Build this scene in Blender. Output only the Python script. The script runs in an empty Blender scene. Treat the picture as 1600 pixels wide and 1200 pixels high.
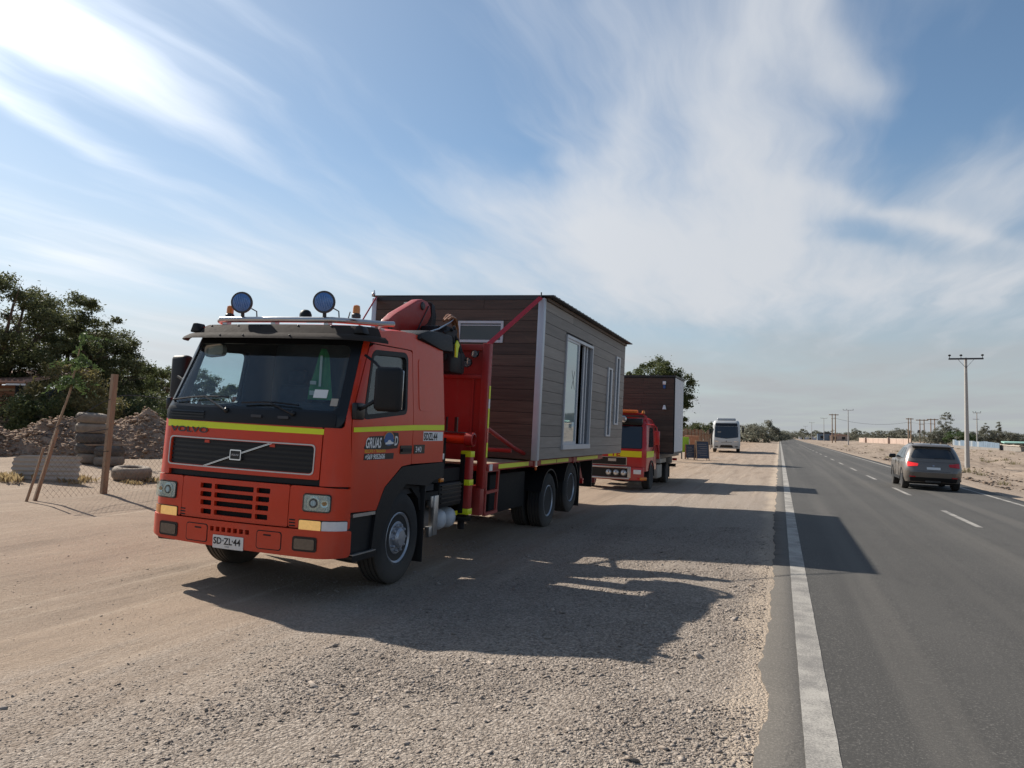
import bpy, bmesh, math, random
import numpy as np
from mathutils import Vector, Matrix, noise as mnoise
SC = bpy.context.scene
COL = SC.collection
rnd = random.Random(7)
nrng = np.random.default_rng(11)
R = math.radians

# ------------------------------------------------------------------ camera
CAMH = 1.7
CAM_YAW, CAM_PITCH, CAM_ROLL = R(19.235), R(3.432), R(1.1)
cam_d = bpy.data.cameras.new("camera")
cam_d.sensor_width = 36.0
cam_d.lens = 27.0
cam_d.clip_start = 0.05
cam_d.clip_end = 20000
cam = bpy.data.objects.new("camera", cam_d)
COL.objects.link(cam)
_f = Vector((-math.sin(CAM_YAW) * math.cos(CAM_PITCH), math.cos(CAM_YAW) * math.cos(CAM_PITCH), math.sin(CAM_PITCH)))
_r0 = Vector((math.cos(CAM_YAW), math.sin(CAM_YAW), 0))
_u0 = _r0.cross(_f)
_r = _r0 * math.cos(CAM_ROLL) + _u0 * math.sin(CAM_ROLL)
_u = _u0 * math.cos(CAM_ROLL) - _r0 * math.sin(CAM_ROLL)
cam.matrix_world = Matrix(((_r.x, _u.x, -_f.x, 0), (_r.y, _u.y, -_f.y, 0), (_r.z, _u.z, -_f.z, CAMH), (0, 0, 0, 1)))
SC.camera = cam

# ------------------------------------------------------------------ light
SUN_AZ, SUN_EL = R(69), R(38)      # azimuth counted from +Y towards -X
SUN_DIR = Vector((-math.sin(SUN_AZ) * math.cos(SUN_EL), math.cos(SUN_AZ) * math.cos(SUN_EL), math.sin(SUN_EL)))
sun_d = bpy.data.lights.new("sun", 'SUN')
sun_d.energy = 5.0
sun_d.angle = R(0.55)
sun_d.color = (1.0, 0.93, 0.83)
sun = bpy.data.objects.new("sun", sun_d)
COL.objects.link(sun)
sun.rotation_euler = SUN_DIR.to_track_quat('Z', 'Y').to_euler()
sun.location = (-30, 20, 40)
EXPOSURE = 0.50
SKY_STRENGTH = 0.074

SC.view_settings.view_transform = 'Standard'
SC.view_settings.look = 'None'
SC.view_settings.gamma = 1
SC.view_settings.use_curve_mapping = False
SC.view_settings.exposure = EXPOSURE


class NT:
    """small helper to write node trees"""
    def __init__(self, tree):
        self.t = tree
        self.n = tree.nodes
        self.l = tree.links

    def node(self, typ, **kw):
        nd = self.n.new(typ)
        for k, v in kw.items():
            setattr(nd, k, v)
        return nd

    def put(self, sock, val):
        if val is None:
            return
        if hasattr(val, 'is_output'):
            self.l.new(val, sock)
        else:
            try:
                sock.default_value = val
            except Exception:
                sock.default_value = tuple(val) + (1.0,) * (4 - len(val))

    def math(self, op, a, b=None, c=None, clamp=False):
        nd = self.node('ShaderNodeMath', operation=op)
        nd.use_clamp = clamp
        self.put(nd.inputs[0], a)
        self.put(nd.inputs[1], b)
        self.put(nd.inputs[2], c)
        return nd.outputs[0]

    def add(self, a, b): return self.math('ADD', a, b)
    def sub(self, a, b): return self.math('SUBTRACT', a, b)
    def mul(self, a, b): return self.math('MULTIPLY', a, b)

    def smooth(self, v, a, b, to0=0.0, to1=1.0):
        nd = self.node('ShaderNodeMapRange', interpolation_type='SMOOTHSTEP')
        self.put(nd.inputs['Value'], v)
        nd.inputs['From Min'].default_value = a
        nd.inputs['From Max'].default_value = b
        nd.inputs['To Min'].default_value = to0
        nd.inputs['To Max'].default_value = to1
        return nd.outputs[0]

    def comb(self, x, y, z):
        nd = self.node('ShaderNodeCombineXYZ')
        for i, v in enumerate((x, y, z)):
            self.put(nd.inputs[i], v)
        return nd.outputs[0]

    def noise(self, vec, scale, detail=4.0, rough=0.55, dist=0.0):
        nd = self.node('ShaderNodeTexNoise')
        self.put(nd.inputs['Vector'], vec)
        nd.inputs['Scale'].default_value = scale
        nd.inputs['Detail'].default_value = detail
        nd.inputs['Roughness'].default_value = rough
        nd.inputs['Distortion'].default_value = dist
        return nd.outputs['Fac']

    def mix(self, fac, a, b, blend='MIX'):
        nd = self.node('ShaderNodeMix', data_type='RGBA', blend_type=blend)
        self.put(nd.inputs[0], fac)
        self.put(nd.inputs[6], a)
        self.put(nd.inputs[7], b)
        return nd.outputs[2]

    def mapping(self, vec, scale=(1, 1, 1), rot=(0, 0, 0), loc=(0, 0, 0)):
        nd = self.node('ShaderNodeMapping')
        self.put(nd.inputs['Vector'], vec)
        nd.inputs['Scale'].default_value = scale
        nd.inputs['Rotation'].default_value = rot
        nd.inputs['Location'].default_value = loc
        return nd.outputs[0]


# ------------------------------------------------------------------ sky
def make_world():
    w = bpy.data.worlds.new("World")
    SC.world = w
    w.use_nodes = True
    T = NT(w.node_tree)
    w.node_tree.nodes.clear()
    sky = T.node('ShaderNodeTexSky', sky_type='NISHITA')
    sky.sun_disc = False
    sky.sun_elevation = SUN_EL
    # Nishita: rotation 0 puts the sun at +Y, positive turns clockwise from above
    sky.sun_rotation = -SUN_AZ
    sky.altitude = 1200
    sky.air_density = 1.0
    sky.dust_density = 1.0
    sky.ozone_density = 1.6
    skyc = T.mix(1.0, sky.outputs[0], (1.06, 1.18, 1.16, 1), 'MULTIPLY')
    tc = T.node('ShaderNodeTexCoord')
    sep = T.node('ShaderNodeSeparateXYZ')
    T.l.new(tc.outputs['Generated'], sep.inputs[0])
    x, y, z = sep.outputs
    zz = T.add(T.math('MAXIMUM', z, 0.0), 0.04)
    U = T.math('DIVIDE', x, zz)
    V = T.math('DIVIDE', y, zz)
    P = T.comb(U, V, 0.0)
    # slow warp so that streaks curl
    w1 = T.noise(P, 0.9, 3, 0.55)
    w2 = T.noise(T.mapping(P, loc=(7.3, 2.1, 0)), 0.9, 3, 0.55)
    Uw = T.add(U, T.mul(T.sub(w1, 0.5), 0.42))
    Vw = T.add(V, T.mul(T.sub(w2, 0.5), 0.55))
    streak = T.noise(T.comb(T.mul(Uw, 3.0), T.mul(Vw, 0.5), 0), 1.0, 7, 0.54, 0.15)
    fine = T.noise(T.comb(T.mul(Uw, 5.5), T.mul(Vw, 1.0), 3), 1.0, 6, 0.58, 0.3)
    broad = T.noise(T.comb(T.mul(Uw, .8), T.mul(Vw, .45), 5), 1.0, 4, 0.5)

    def blob(u, v, su, sv, a):
        du = T.math('DIVIDE', T.sub(Uw, u), su)
        dv = T.math('DIVIDE', T.sub(Vw, v), sv)
        r2 = T.add(T.mul(du, du), T.mul(dv, dv))
        return T.mul(T.math('EXPONENT', T.mul(r2, -1.0)), a)
    def strip(u, v, ang, sl, ss, a):
        ca, sa = math.cos(R(ang)), math.sin(R(ang))
        du, dv = T.sub(Uw, u), T.sub(Vw, v)
        p = T.math('DIVIDE', T.add(T.mul(du, ca), T.mul(dv, sa)), sl)
        q = T.math('DIVIDE', T.sub(T.mul(dv, ca), T.mul(du, sa)), ss)
        return T.mul(T.math('EXPONENT', T.mul(T.add(T.mul(p, p), T.mul(q, q)), -1.0)), a)
    bias = -0.14
    for b in ((.55, 3.35, 46, .62, .10, .42), (.42, 3.62, 46, .55, .12, -.34), (.12, 1.75, 78, .5, .07, .30), (-.10, 2.0, 92, .6, .09, .28), (-.42, 2.2, 112, .5, .08, .22), (-1.62, 1.7, 96, .9, .10, .30), (-2.05, 1.75, 96, .7, .07, .30), (.30, 2.3, 62, .6, .06, .16)):
        bias = T.add(bias, strip(*b))
    for b in ((-1.72, 1.0, .24, .75, .50), (-1.7, 0.2, .5, .9, .30),
              (-0.10, 2.0, .26, .8, .36), (-0.45, 3.0, .55, 1.0, .60), (0.05, 3.3, .5, .7, .34),
              (0.9, 4.8, 1.1, 1.2, .52), (-.3, 4.4, 1.0, 1.0, .28), (-.6, 4.6, .8, 1.2, .42), (-3.4, 3.0, .8, .45, .36), (-2.2, 3.6, 1.2, .6, .2),
              (0.36, 2.45, .22, .55, -.30), (-0.95, 1.9, .45, .7, -.18), (.62, 1.7, .3, .5, -.15), (0.1, 1.4, .16, .6, .28), (0.85, 3.0, .4, .35, .12)):
        bias = T.add(bias, blob(*b))
    dens = T.add(T.add(T.mul(T.sub(streak, .5), 1.5), T.mul(T.sub(fine, .5), .5)), T.add(T.mul(T.sub(broad, .5), .6), bias))
    cov = T.smooth(dens, -0.27, 0.85)
    # fade of the layer into the horizon veil
    up = T.smooth(z, 0.03, 0.16)
    cov = T.mul(cov, up)
    # sunward brightening of thin ice cloud
    dot = T.node('ShaderNodeVectorMath', operation='DOT_PRODUCT')
    T.l.new(tc.outputs['Generated'], dot.inputs[0])
    dot.inputs[1].default_value = SUN_DIR
    d = T.math('MAXIMUM', dot.outputs['Value'], 0.0)
    ph = T.add(T.add(0.92, T.mul(T.math('POWER', d, 5.0), 1.0)), T.mul(T.math('POWER', d, 24.0), 3.0))
    S = 7.4
    cl = T.node('ShaderNodeVectorMath', operation='SCALE')
    cl.inputs[0].default_value = (0.93 * S, 0.965 * S, 1.02 * S)
    T.l.new(ph, cl.inputs['Scale'])
    veil = T.smooth(z, 0.36, 0.0, 0.03, 0.95)
    veil = T.mul(veil, T.add(0.62, T.mul(broad, .8)))
    veil = T.add(veil, T.mul(T.math('POWER', d, 5.0), .26))
    vc = T.node('ShaderNodeVectorMath', operation='SCALE')
    vc.inputs[0].default_value = (0.90 * 5.0, 0.955 * 5.0, 1.0 * 5.0)
    T.l.new(T.add(0.92, T.mul(T.math('POWER', d, 3.0), 1.1)), vc.inputs['Scale'])
    c1 = T.mix(T.math('MINIMUM', veil, 1.0), skyc, vc.outputs[0])
    c2 = T.mix(T.mul(cov, 0.92), c1, cl.outputs[0])
    bg = T.node('ShaderNodeBackground')
    T.l.new(c2, bg.inputs['Color'])
    bg.inputs['Strength'].default_value = SKY_STRENGTH
    out = T.node('ShaderNodeOutputWorld')
    T.l.new(bg.outputs[0], out.inputs['Surface'])
    w.cycles.sampling_method = 'MANUAL'
    w.cycles.sample_map_resolution = 1024


make_world()

# ------------------------------------------------------------------ materials
MATS = {}


def new_mat(name):
    m = bpy.data.materials.new(name)
    m.use_nodes = True
    m.node_tree.nodes.clear()
    T = NT(m.node_tree)
    bs = T.node('ShaderNodeBsdfPrincipled')
    out = T.node('ShaderNodeOutputMaterial')
    T.l.new(bs.outputs[0], out.inputs['Surface'])
    MATS[name] = m
    return m, T, bs, out


def c4(c, k=1.0):
    return (c[0] * k, c[1] * k, c[2] * k, 1.0)


def P(name, col, rough=0.5, metal=0.0, var=0.12, nscale=6.0, coat=0.0, bump=0.0, bscale=40.0, spec=0.5, dust=None, dcol=(.30, .25, .20), emit=0.0, stretch=(1, 1, 1), grime=0.0):
    """principled material with low-contrast colour and roughness variation; dust: (z0, z1, amount) settled road dirt"""
    m, T, bs, out = new_mat(name)
    tc = T.node('ShaderNodeTexCoord')
    v = T.mapping(tc.outputs['Object'], scale=stretch)
    n = T.noise(v, nscale, 5, 0.6)
    n2 = T.noise(v, nscale * 5.3, 4, 0.6)
    f = T.add(T.mul(n, .7), T.mul(n2, .3))
    base = T.mix(f, c4(col, 1 - var * 1.6), c4(col, 1 + var * 1.6))
    if dust:
        sp = T.node('ShaderNodeSeparateXYZ')
        T.l.new(tc.outputs['Object'], sp.inputs[0])
        h = T.smooth(T.add(sp.outputs[2], T.mul(T.sub(n, .5), .35)), dust[0], dust[1], dust[2], 0.0)
        h = T.math('MINIMUM', T.mul(h, T.add(.55, n2)), 1.0)
        base = T.mix(h, base, c4(dcol))
    rr = T.math('ADD', T.mul(T.sub(n2, .5), .22), rough, clamp=True)
    if grime:
        run = T.smooth(T.noise(T.mapping(tc.outputs['Object'], scale=(7, 7, .9)), 1.0, 5, .65), .52, .78)
        spot = T.smooth(T.noise(tc.outputs['Object'], 55, 2, .5), .70, .76)
        film = T.smooth(T.noise(tc.outputs['Object'], 1.1, 5, .65), .42, .75)
        g_ = T.math('MINIMUM', T.mul(T.add(T.add(T.mul(run, .45), T.mul(spot, .9)), T.mul(film, .30)), grime), 1.0)
        base = T.mix(g_, base, c4(dcol, .7))
        rr = T.math('ADD', T.mul(g_, .8), rr, clamp=True)
    T.l.new(base, bs.inputs['Base Color'])
    T.put(bs.inputs['Roughness'], rr)
    bs.inputs['Metallic'].default_value = metal
    bs.inputs['Specular IOR Level'].default_value = spec
    if coat:
        bs.inputs['Coat Weight'].default_value = coat
        bs.inputs['Coat Roughness'].default_value = 0.12
    if bump:
        b = T.node('ShaderNodeBump')
        b.inputs['Strength'].default_value = bump
        b.inputs['Distance'].default_value = 0.01
        T.l.new(T.noise(v, bscale, 5, 0.6), b.inputs['Height'])
        T.l.new(b.outputs[0], bs.inputs['Normal'])
    if emit:
        bs.inputs['Emission Color'].default_value = c4(col)
        bs.inputs['Emission Strength'].default_value = emit
    return m


def glass(name, tint=(.75, .82, .84), refl=1.0, dirt=0.03):
    m, T, bs, out = new_mat(name)
    tr = T.node('ShaderNodeBsdfTransparent')
    tr.inputs['Color'].default_value = c4(tint)
    gl = T.node('ShaderNodeBsdfGlossy')
    gl.inputs['Roughness'].default_value = 0.015
    gl.inputs['Color'].default_value = (refl, refl, refl, 1)
    lw = T.node('ShaderNodeLayerWeight')
    lw.inputs['Blend'].default_value = .5
    fr = T.add(.035, T.mul(T.math('POWER', lw.outputs['Facing'], 4.5), .85))
    mx = T.node('ShaderNodeMixShader')
    T.l.new(fr, mx.inputs[0])
    T.l.new(tr.outputs[0], mx.inputs[1])
    T.l.new(gl.outputs[0], mx.inputs[2])
    tc = T.node('ShaderNodeTexCoord')
    df = T.node('ShaderNodeBsdfDiffuse')
    df.inputs['Color'].default_value = (.42, .38, .33, 1)
    mx2 = T.node('ShaderNodeMixShader')
    T.l.new(T.mul(T.noise(tc.outputs['Object'], 5, 5, .6), dirt * 2), mx2.inputs[0])
    T.l.new(mx.outputs[0], mx2.inputs[1])
    T.l.new(df.outputs[0], mx2.inputs[2])
    T.l.new(mx2.outputs[0], out.inputs['Surface'])
    return m


RED = P('truck red paint', (.60, .040, .009), .33, var=.06, nscale=3, coat=.15, spec=.4, dust=(.3, 1.1, .10), grime=.22)
RED2 = P('frame red paint', (.33, .014, .012), .42, var=.10, nscale=5, dust=(.4, 1.2, .12), grime=.4)
FIRERED = P('deep red paint', (.46, .014, .016), .32, var=.06, nscale=4, coat=.2, dust=(.3, 1.1, .15), grime=.25)
BLACKP = P('black plastic', (.011, .012, .014), .55, var=.2, nscale=8, bump=.15, bscale=120, spec=.3, dust=(.1, .7, .10), dcol=(.12, .10, .08))
BLACKS = P('satin black', (.009, .010, .012), .34, var=.2, spec=.4)
CHASS = P('chassis black', (.009, .009, .010), .7, var=.3, spec=.25, dust=(.0, .6, .10), dcol=(.10, .085, .07))
RUBBER = P('tyre rubber', (.017, .017, .018), .8, var=.3, nscale=9, bump=.3, bscale=60, dust=(-.6, .1, .22))
RUBBERD = P('dusty old tyre', (.25, .205, .16), .9, var=.45, nscale=5, bump=.4, bscale=40)
ALU = P('dull aluminium', (.50, .50, .50), .38, metal=.9, var=.12, nscale=10)
ALUW = P('window aluminium', (.52, .54, .58), .45, metal=.35, var=.06, grime=.3)
RIM = P('silver wheel paint', (.40, .42, .46), .38, metal=.6, var=.15, nscale=9, dust=(-.4, .2, .15))
CHROME = P('chrome', (.70, .70, .72), .12, metal=1.0, var=.05)
LAMPGL = P('lamp glass', (.55, .57, .60), .10, metal=.75, var=.35, nscale=30, spec=.8)
DULLLAMP = P('fog lamp lens', (.16, .14, .12), .18, metal=.4, var=.3, nscale=25)
AMBER = P('amber lens', (.62, .20, .02), .2, var=.15, coat=.4)
AMBERON = P('lit indicator lens', (.70, .42, .14), .2, var=.35, nscale=22, emit=.35)
WHITEPL = P('white lens', (.72, .72, .72), .2, var=.15, nscale=14)
REDLENS = P('red lens', (.50, .012, .016), .18, var=.25, nscale=20, coat=.5)
REDLIT = P('lit tail lamp', (.75, .03, .03), .18, var=.25, nscale=20, emit=.5)
BLUEL = P('blue lamp cover', (.075, .19, .46), .22, var=.35, nscale=14, coat=.4)
YELLOW = P('reflective yellow tape', (.72, .80, .015), .4, var=.05)
YELLOWF = P('yellow film', (.72, .62, .01), .4, var=.05)
PLATEW = P('number plate white', (.70, .70, .68), .5, var=.06, nscale=12)
INKK = P('print black', (.012, .012, .014), .5, var=.1)
INKW = P('print white', (.75, .75, .75), .5, var=.05)
INKB = P('print blue', (.03, .10, .28), .5, var=.2, nscale=20)
INKO = P('print orange', (.60, .25, .05), .5, var=.1)
VISOR = P('smoked visor plastic', (.045, .037, .032), .8, spec=.06, var=.12, nscale=4)
DARKINT = P('cab interior', (.030, .032, .036), .8, var=.3)
SEATM = P('seat cloth', (.06, .07, .085), .9, var=.3, nscale=12)
CURT = P('cab lining grey', (.10, .12, .14), .9, var=.2)
VEST = P('green safety vest', (.07, .26, .10), .85, var=.25, nscale=7)
VESTW = P('vest reflective', (.55, .56, .50), .5, var=.1)
ORANGE = P('orange plastic', (.75, .16, .02), .5, var=.1)
COPPER = P('brown hydraulic hose', (.26, .11, .045), .45, var=.35, nscale=12)
TANKW = P('tank white', (.50, .52, .55), .4, var=.15, nscale=6)
ROOFM = P('roof sheet', (.045, .045, .048), .5, metal=.4, var=.2)
WOODDK = P('deck board', (.26, .19, .13), .8, var=.3, nscale=4, stretch=(1, 8, 1))
WHITEP = P('white panel', (.62, .63, .66), .5, var=.05, nscale=2, grime=.15)
BUSW = P('bus white paint', (.52, .53, .52), .32, var=.06, nscale=1.5, coat=.3, dust=(.3, 1.2, .3), grime=.2)
BUSG = P('bus silver paint', (.30, .31, .33), .35, metal=.4, var=.06)
CARG = P('brown grey car paint', (.165, .148, .132), .30, metal=.35, var=.08, coat=.5, dust=(.2, 1.0, .35), grime=.25)
CONC = P('pole concrete', (.38, .36, .335), .85, var=.2, nscale=2.5, bump=.2, bscale=25)
STEELD = P('dark steel', (.06, .06, .065), .5, metal=.5, var=.2)
GREENY = P('lime green board', (.36, .58, .03), .55, var=.06)
TIMBER = P('weathered timber', (.30, .205, .135), .9, var=.4, nscale=5, bump=.5, bscale=18, stretch=(6, 6, .6))
TIMBERR = P('reddish board', (.24, .11, .06), .85, var=.4, nscale=5, stretch=(.5, 4, 4))
SHEET = P('sun bleached sheet', (.40, .35, .29), .75, var=.22, nscale=3, bump=.2)
PINK = P('pink wall render', (.40, .30, .245), .9, var=.2, nscale=.4, bump=.2, bscale=8)
CREAM = P('cream coping', (.56, .48, .40), .9, var=.1)
BLUESH = P('faded blue sheet', (.13, .18, .235), .6, var=.35, nscale=.8)
REDROOF = P('rusty pale roof sheet', (.42, .24, .18), .6, var=.45, nscale=1.5)
WALLGR = P('weathered grey wall', (.22, .20, .18), .9, var=.3, nscale=1)
BARK = P('bark', (.10, .075, .055), .95, var=.4, nscale=6, bump=.6, bscale=14, stretch=(3, 3, .5))
STRAPR = P('red sling', (.45, .02, .035), .75, var=.15, nscale=20)
GREYB = P('sign face dark', (.035, .045, .075), .5, var=.5, nscale=9)
GLASS = glass('clear glass', (.86, .93, .95), 1.0, .02)
GLASSD = glass('cab side glass', (.80, .86, .88), 1.0, .02)
GLASST = glass('tinted glass', (.16, .19, .20), 1.0, .05)


def mirror_glass(name, tint, spec=1.0, metal=.35):
    m, T, bs, out = new_mat(name)
    bs.inputs['Base Color'].default_value = c4(tint)
    bs.inputs['Roughness'].default_value = .02
    bs.inputs['Specular IOR Level'].default_value = spec
    bs.inputs['Metallic'].default_value = metal
    return m


GLASSM = mirror_glass('reflective door glass', (.42, .50, .50))
GLASSW = mirror_glass('dark window glass', (.022, .028, .036), .7, .0)


def wood_planks(name, a, b, sc=1.0, along='Y'):
    """printed wood grain boards; every board shifts tone by its own random"""
    m, T, bs, out = new_mat(name)
    tc = T.node('ShaderNodeTexCoord')
    oi = T.node('ShaderNodeObjectInfo')
    st = (14, .7, 14) if along == 'Y' else (.7, 14, 14)
    vv = T.node('ShaderNodeVectorMath', operation='ADD')
    T.l.new(tc.outputs['Object'], vv.inputs[0])
    T.l.new(T.comb(T.mul(oi.outputs['Random'], 31), T.mul(oi.outputs['Random'], 17), 0), vv.inputs[1])
    v = T.mapping(vv.outputs[0], scale=st)
    n = T.noise(v, 1.6, 6, .65, .6)
    n2 = T.noise(v, 6, 4, .6)
    f = T.smooth(T.add(T.mul(n, .75), T.mul(n2, .25)), .3, .72)
    colr = T.mix(f, c4(a), c4(b))
    hv = T.node('ShaderNodeHueSaturation')
    T.l.new(colr, hv.inputs['Color'])
    T.put(hv.inputs['Value'], T.add(.76, T.mul(oi.outputs['Random'], .46)))
    T.l.new(hv.outputs[0], bs.inputs['Base Color'])
    T.put(bs.inputs['Roughness'], T.add(.42, T.mul(n2, .25)))
    bm = T.node('ShaderNodeBump')
    bm.inputs['Strength'].default_value = .2
    bm.inputs['Distance'].default_value = .004
    T.l.new(n2, bm.inputs['Height'])
    T.l.new(bm.outputs[0], bs.inputs['Normal'])
    return m


PLANKD = wood_planks('dark walnut board', (.050, .029, .019), (.110, .066, .046), along='X')
PLANKS = wood_planks('taupe board', (.185, .160, .142), (.260, .228, .204), along='Y')


def leaf_mat(name, a, b, rough=.6, trans=.38):
    m, T, bs, out = new_mat(name)
    at = T.node('ShaderNodeAttribute', attribute_name='tone')
    colr = T.mix(at.outputs['Fac'], c4(a), c4(b))
    T.l.new(colr, bs.inputs['Base Color'])
    bs.inputs['Roughness'].default_value = rough
    bs.inputs['Specular IOR Level'].default_value = .25
    tl = T.node('ShaderNodeBsdfTranslucent')
    T.l.new(colr, tl.inputs['Color'])
    mx = T.node('ShaderNodeMixShader')
    mx.inputs[0].default_value = trans
    T.l.new(bs.outputs[0], mx.inputs[1])
    T.l.new(tl.outputs[0], mx.inputs[2])
    T.l.new(mx.outputs[0], out.inputs['Surface'])
    return m


LEAFDK = leaf_mat('dark algarrobo leaf', (.050, .062, .028), (.150, .158, .070))
LEAFMID = leaf_mat('mid green leaf', (.055, .075, .028), (.145, .160, .066))
LEAFDRY = leaf_mat('dry yellowish leaf', (.105, .098, .038), (.225, .19, .082))
LEAFGRN = leaf_mat('fresh green leaf', (.045, .078, .026), (.105, .145, .055))
LEAFFAR = leaf_mat('far hazed leaf', (.135, .145, .112), (.245, .235, .178))  # leaf colour lightened and greyed to paint in distance haze
GRASSD = leaf_mat('dry straw', (.28, .20, .10), (.46, .36, .20))


# ------------------------------------------------------------------ ground materials
def ground_mat():
    m, T, bs, out = new_mat('gravel and dust ground')
    geo = T.node('ShaderNodeNewGeometry')
    pos = geo.outputs['Position']
    sp = T.node('ShaderNodeSeparateXYZ')
    T.l.new(pos, sp.inputs[0])
    big = T.noise(pos, .16, 4, .55)
    mid = T.noise(pos, .9, 5, .6)
    tr = T.noise(T.mapping(pos, scale=(3.2, .22, 1), rot=(0, 0, R(-3))), 1.0, 5, .6)       # wheel tracks along the shoulder
    grain = T.noise(pos, 26, 4, .7)
    fine = T.noise(pos, 95, 3, .7)
    dustc = T.mix(mid, (.27, .196, .140, 1), (.34, .257, .187, 1))
    gravc = T.mix(grain, (.215, .176, .145, 1), (.385, .328, .275, 1))
    # gravel lies nearer the road, dust further left
    lat = T.add(sp.outputs[0], T.mul(T.sub(big, .5), 5.0))
    gm = T.smooth(T.add(lat, T.mul(T.sub(tr, .5), 2.6)), -5.2, -2.6)
    far = T.smooth(sp.outputs[1], 14.0, 40.0)
    gm = T.math('MULTIPLY', gm, T.sub(1.0, T.mul(far, .55)))
    colr = T.mix(gm, dustc, gravc)
    colr = T.mix(T.smooth(tr, .32, .55, .50, 0.0), colr, (.185, .138, .102, 1))
    tr2 = T.noise(T.mapping(pos, scale=(5.5, .16, 1), rot=(0, 0, R(7))), 1.0, 4, .6)
    colr = T.mix(T.mul(T.smooth(tr2, .55, .72), .5), colr, (.42, .335, .255, 1))
    vo = T.node('ShaderNodeTexVoronoi')
    vo.inputs['Scale'].default_value = 46.0
    T.put(vo.inputs['Vector'], T.mapping(pos, scale=(1, 1, .3)))
    vcol = T.node('ShaderNodeSeparateColor')
    T.l.new(vo.outputs['Color'], vcol.inputs[0])
    vo2 = T.node('ShaderNodeTexVoronoi')
    vo2.inputs['Scale'].default_value = 105.0
    T.put(vo2.inputs['Vector'], T.mapping(pos, scale=(1, 1, .3)))
    near = T.smooth(sp.outputs[1], 30.0, 8.0)
    gm2 = T.mul(T.add(.18, T.mul(gm, .82)), near)
    colr = T.mix(T.mul(gm2, .75), colr, T.mix(vcol.outputs[0], (.18, .146, .119, 1), (.46, .395, .333, 1)))
    gap = T.mul(T.smooth(vo.outputs['Distance'], .42, .75), gm2)
    colr = T.mix(T.mul(gap, .5), colr, (.12, .098, .08, 1))
    pit = T.mul(T.sub(1.0, vo.outputs['Distance']), gm2)
    pit2 = T.mul(T.sub(1.0, vo2.outputs['Distance']), gm2)
    patch = T.smooth(T.noise(T.mapping(pos, scale=(.35, .10, 1)), 1.0, 6, .65), .48, .66)
    rgt = T.smooth(sp.outputs[0], 8.0, 12.0)
    colr = T.mix(T.mul(T.mul(patch, rgt), .75), colr, (.155, .115, .085, 1))
    # pale dust along the asphalt lip
    lip = T.mul(T.smooth(T.add(sp.outputs[0], T.mul(T.sub(mid, .5), .5)), -.42, -.18), T.smooth(sp.outputs[0], .6, .1))
    colr = T.mix(T.mul(lip, T.add(.25, T.mul(mid, .7))), colr, (.47, .38, .29, 1))
    speck = T.smooth(fine, .56, .72, 0, .55)
    colr = T.mix(T.mul(speck, T.add(.35, gm)), colr, (.115, .095, .08, 1))
    speck2 = T.smooth(T.noise(pos, 60, 2, .6), .60, .70, 0, .5)
    colr = T.mix(T.mul(speck2, T.add(.2, gm)), colr, (.47, .42, .37, 1))
    T.l.new(colr, bs.inputs['Base Color'])
    bs.inputs['Roughness'].default_value = .95
    bs.inputs['Specular IOR Level'].default_value = .15
    b1 = T.node('ShaderNodeBump')
    b1.inputs['Strength'].default_value = .75
    b1.inputs['Distance'].default_value = .02
    h = T.add(T.add(T.add(T.mul(grain, .7), T.mul(fine, .45)), T.mul(tr, 1.4)), T.add(T.mul(pit, 1.1), T.mul(pit2, .5)))
    T.l.new(h, b1.inputs['Height'])
    T.l.new(b1.outputs[0], bs.inputs['Normal'])
    return m


def asphalt_mat():
    m, T, bs, out = new_mat('worn asphalt')
    geo = T.node('ShaderNodeNewGeometry')
    pos = geo.outputs['Position']
    sp = T.node('ShaderNodeSeparateXYZ')
    T.l.new(pos, sp.inputs[0])
    lane = T.noise(T.mapping(pos, scale=(1.1, .04, 1)), 1.0, 4, .6)
    patch = T.noise(pos, .35, 5, .6)
    fine = T.noise(pos, 130, 3, .7)
    agg = T.noise(pos, 60, 3, .75)
    f = T.add(T.mul(lane, .6), T.mul(patch, .4))
    colr = T.mix(T.smooth(f, .3, .7), (.046, .0435, .040, 1), (.076, .0715, .065, 1))
    colr = T.mix(T.smooth(agg, .50, .70, 0, .70), colr, (.185, .172, .155, 1))
    track = T.mul(T.smooth(T.noise(T.mapping(pos, scale=(1.7, .015, 1)), 1.0, 3, .5), .48, .66), .6)
    colr = T.mix(track, colr, (.112, .103, .091, 1))
    stain = T.mul(T.smooth(T.noise(T.mapping(pos, scale=(.9, .30, 1)), 1.0, 5, .6), .60, .74), .5)
    colr = T.mix(stain, colr, (.034, .032, .030, 1))
    colr = T.mix(T.smooth(fine, .5, .7, 0, .5), colr, (.03, .03, .031, 1))
    # dusty strip outside the edge line
    ed = T.smooth(sp.outputs[0], .30, .02)
    colr = T.mix(T.mul(ed, T.add(.05, T.mul(agg, .55))), colr, (.17, .152, .132, 1))
    # tar seams
    cr = T.noise(T.mapping(pos, scale=(.6, .18, 1)), 1.6, 6, .7, 1.2)
    crk = T.mul(T.mul(T.smooth(T.math('ABSOLUTE', T.sub(cr, .5)), .005, .0), T.smooth(patch, .45, .62)), .5)
    colr = T.mix(crk, colr, (.018, .018, .018, 1))
    T.l.new(colr, bs.inputs['Base Color'])
    T.put(bs.inputs['Roughness'], T.add(.72, T.mul(fine, .2)))
    bs.inputs['Specular IOR Level'].default_value = .3
    b = T.node('ShaderNodeBump')
    b.inputs['Strength'].default_value = .5
    b.inputs['Distance'].default_value = .006
    T.l.new(T.add(fine, agg), b.inputs['Height'])
    T.l.new(b.outputs[0], bs.inputs['Normal'])
    return m


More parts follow.
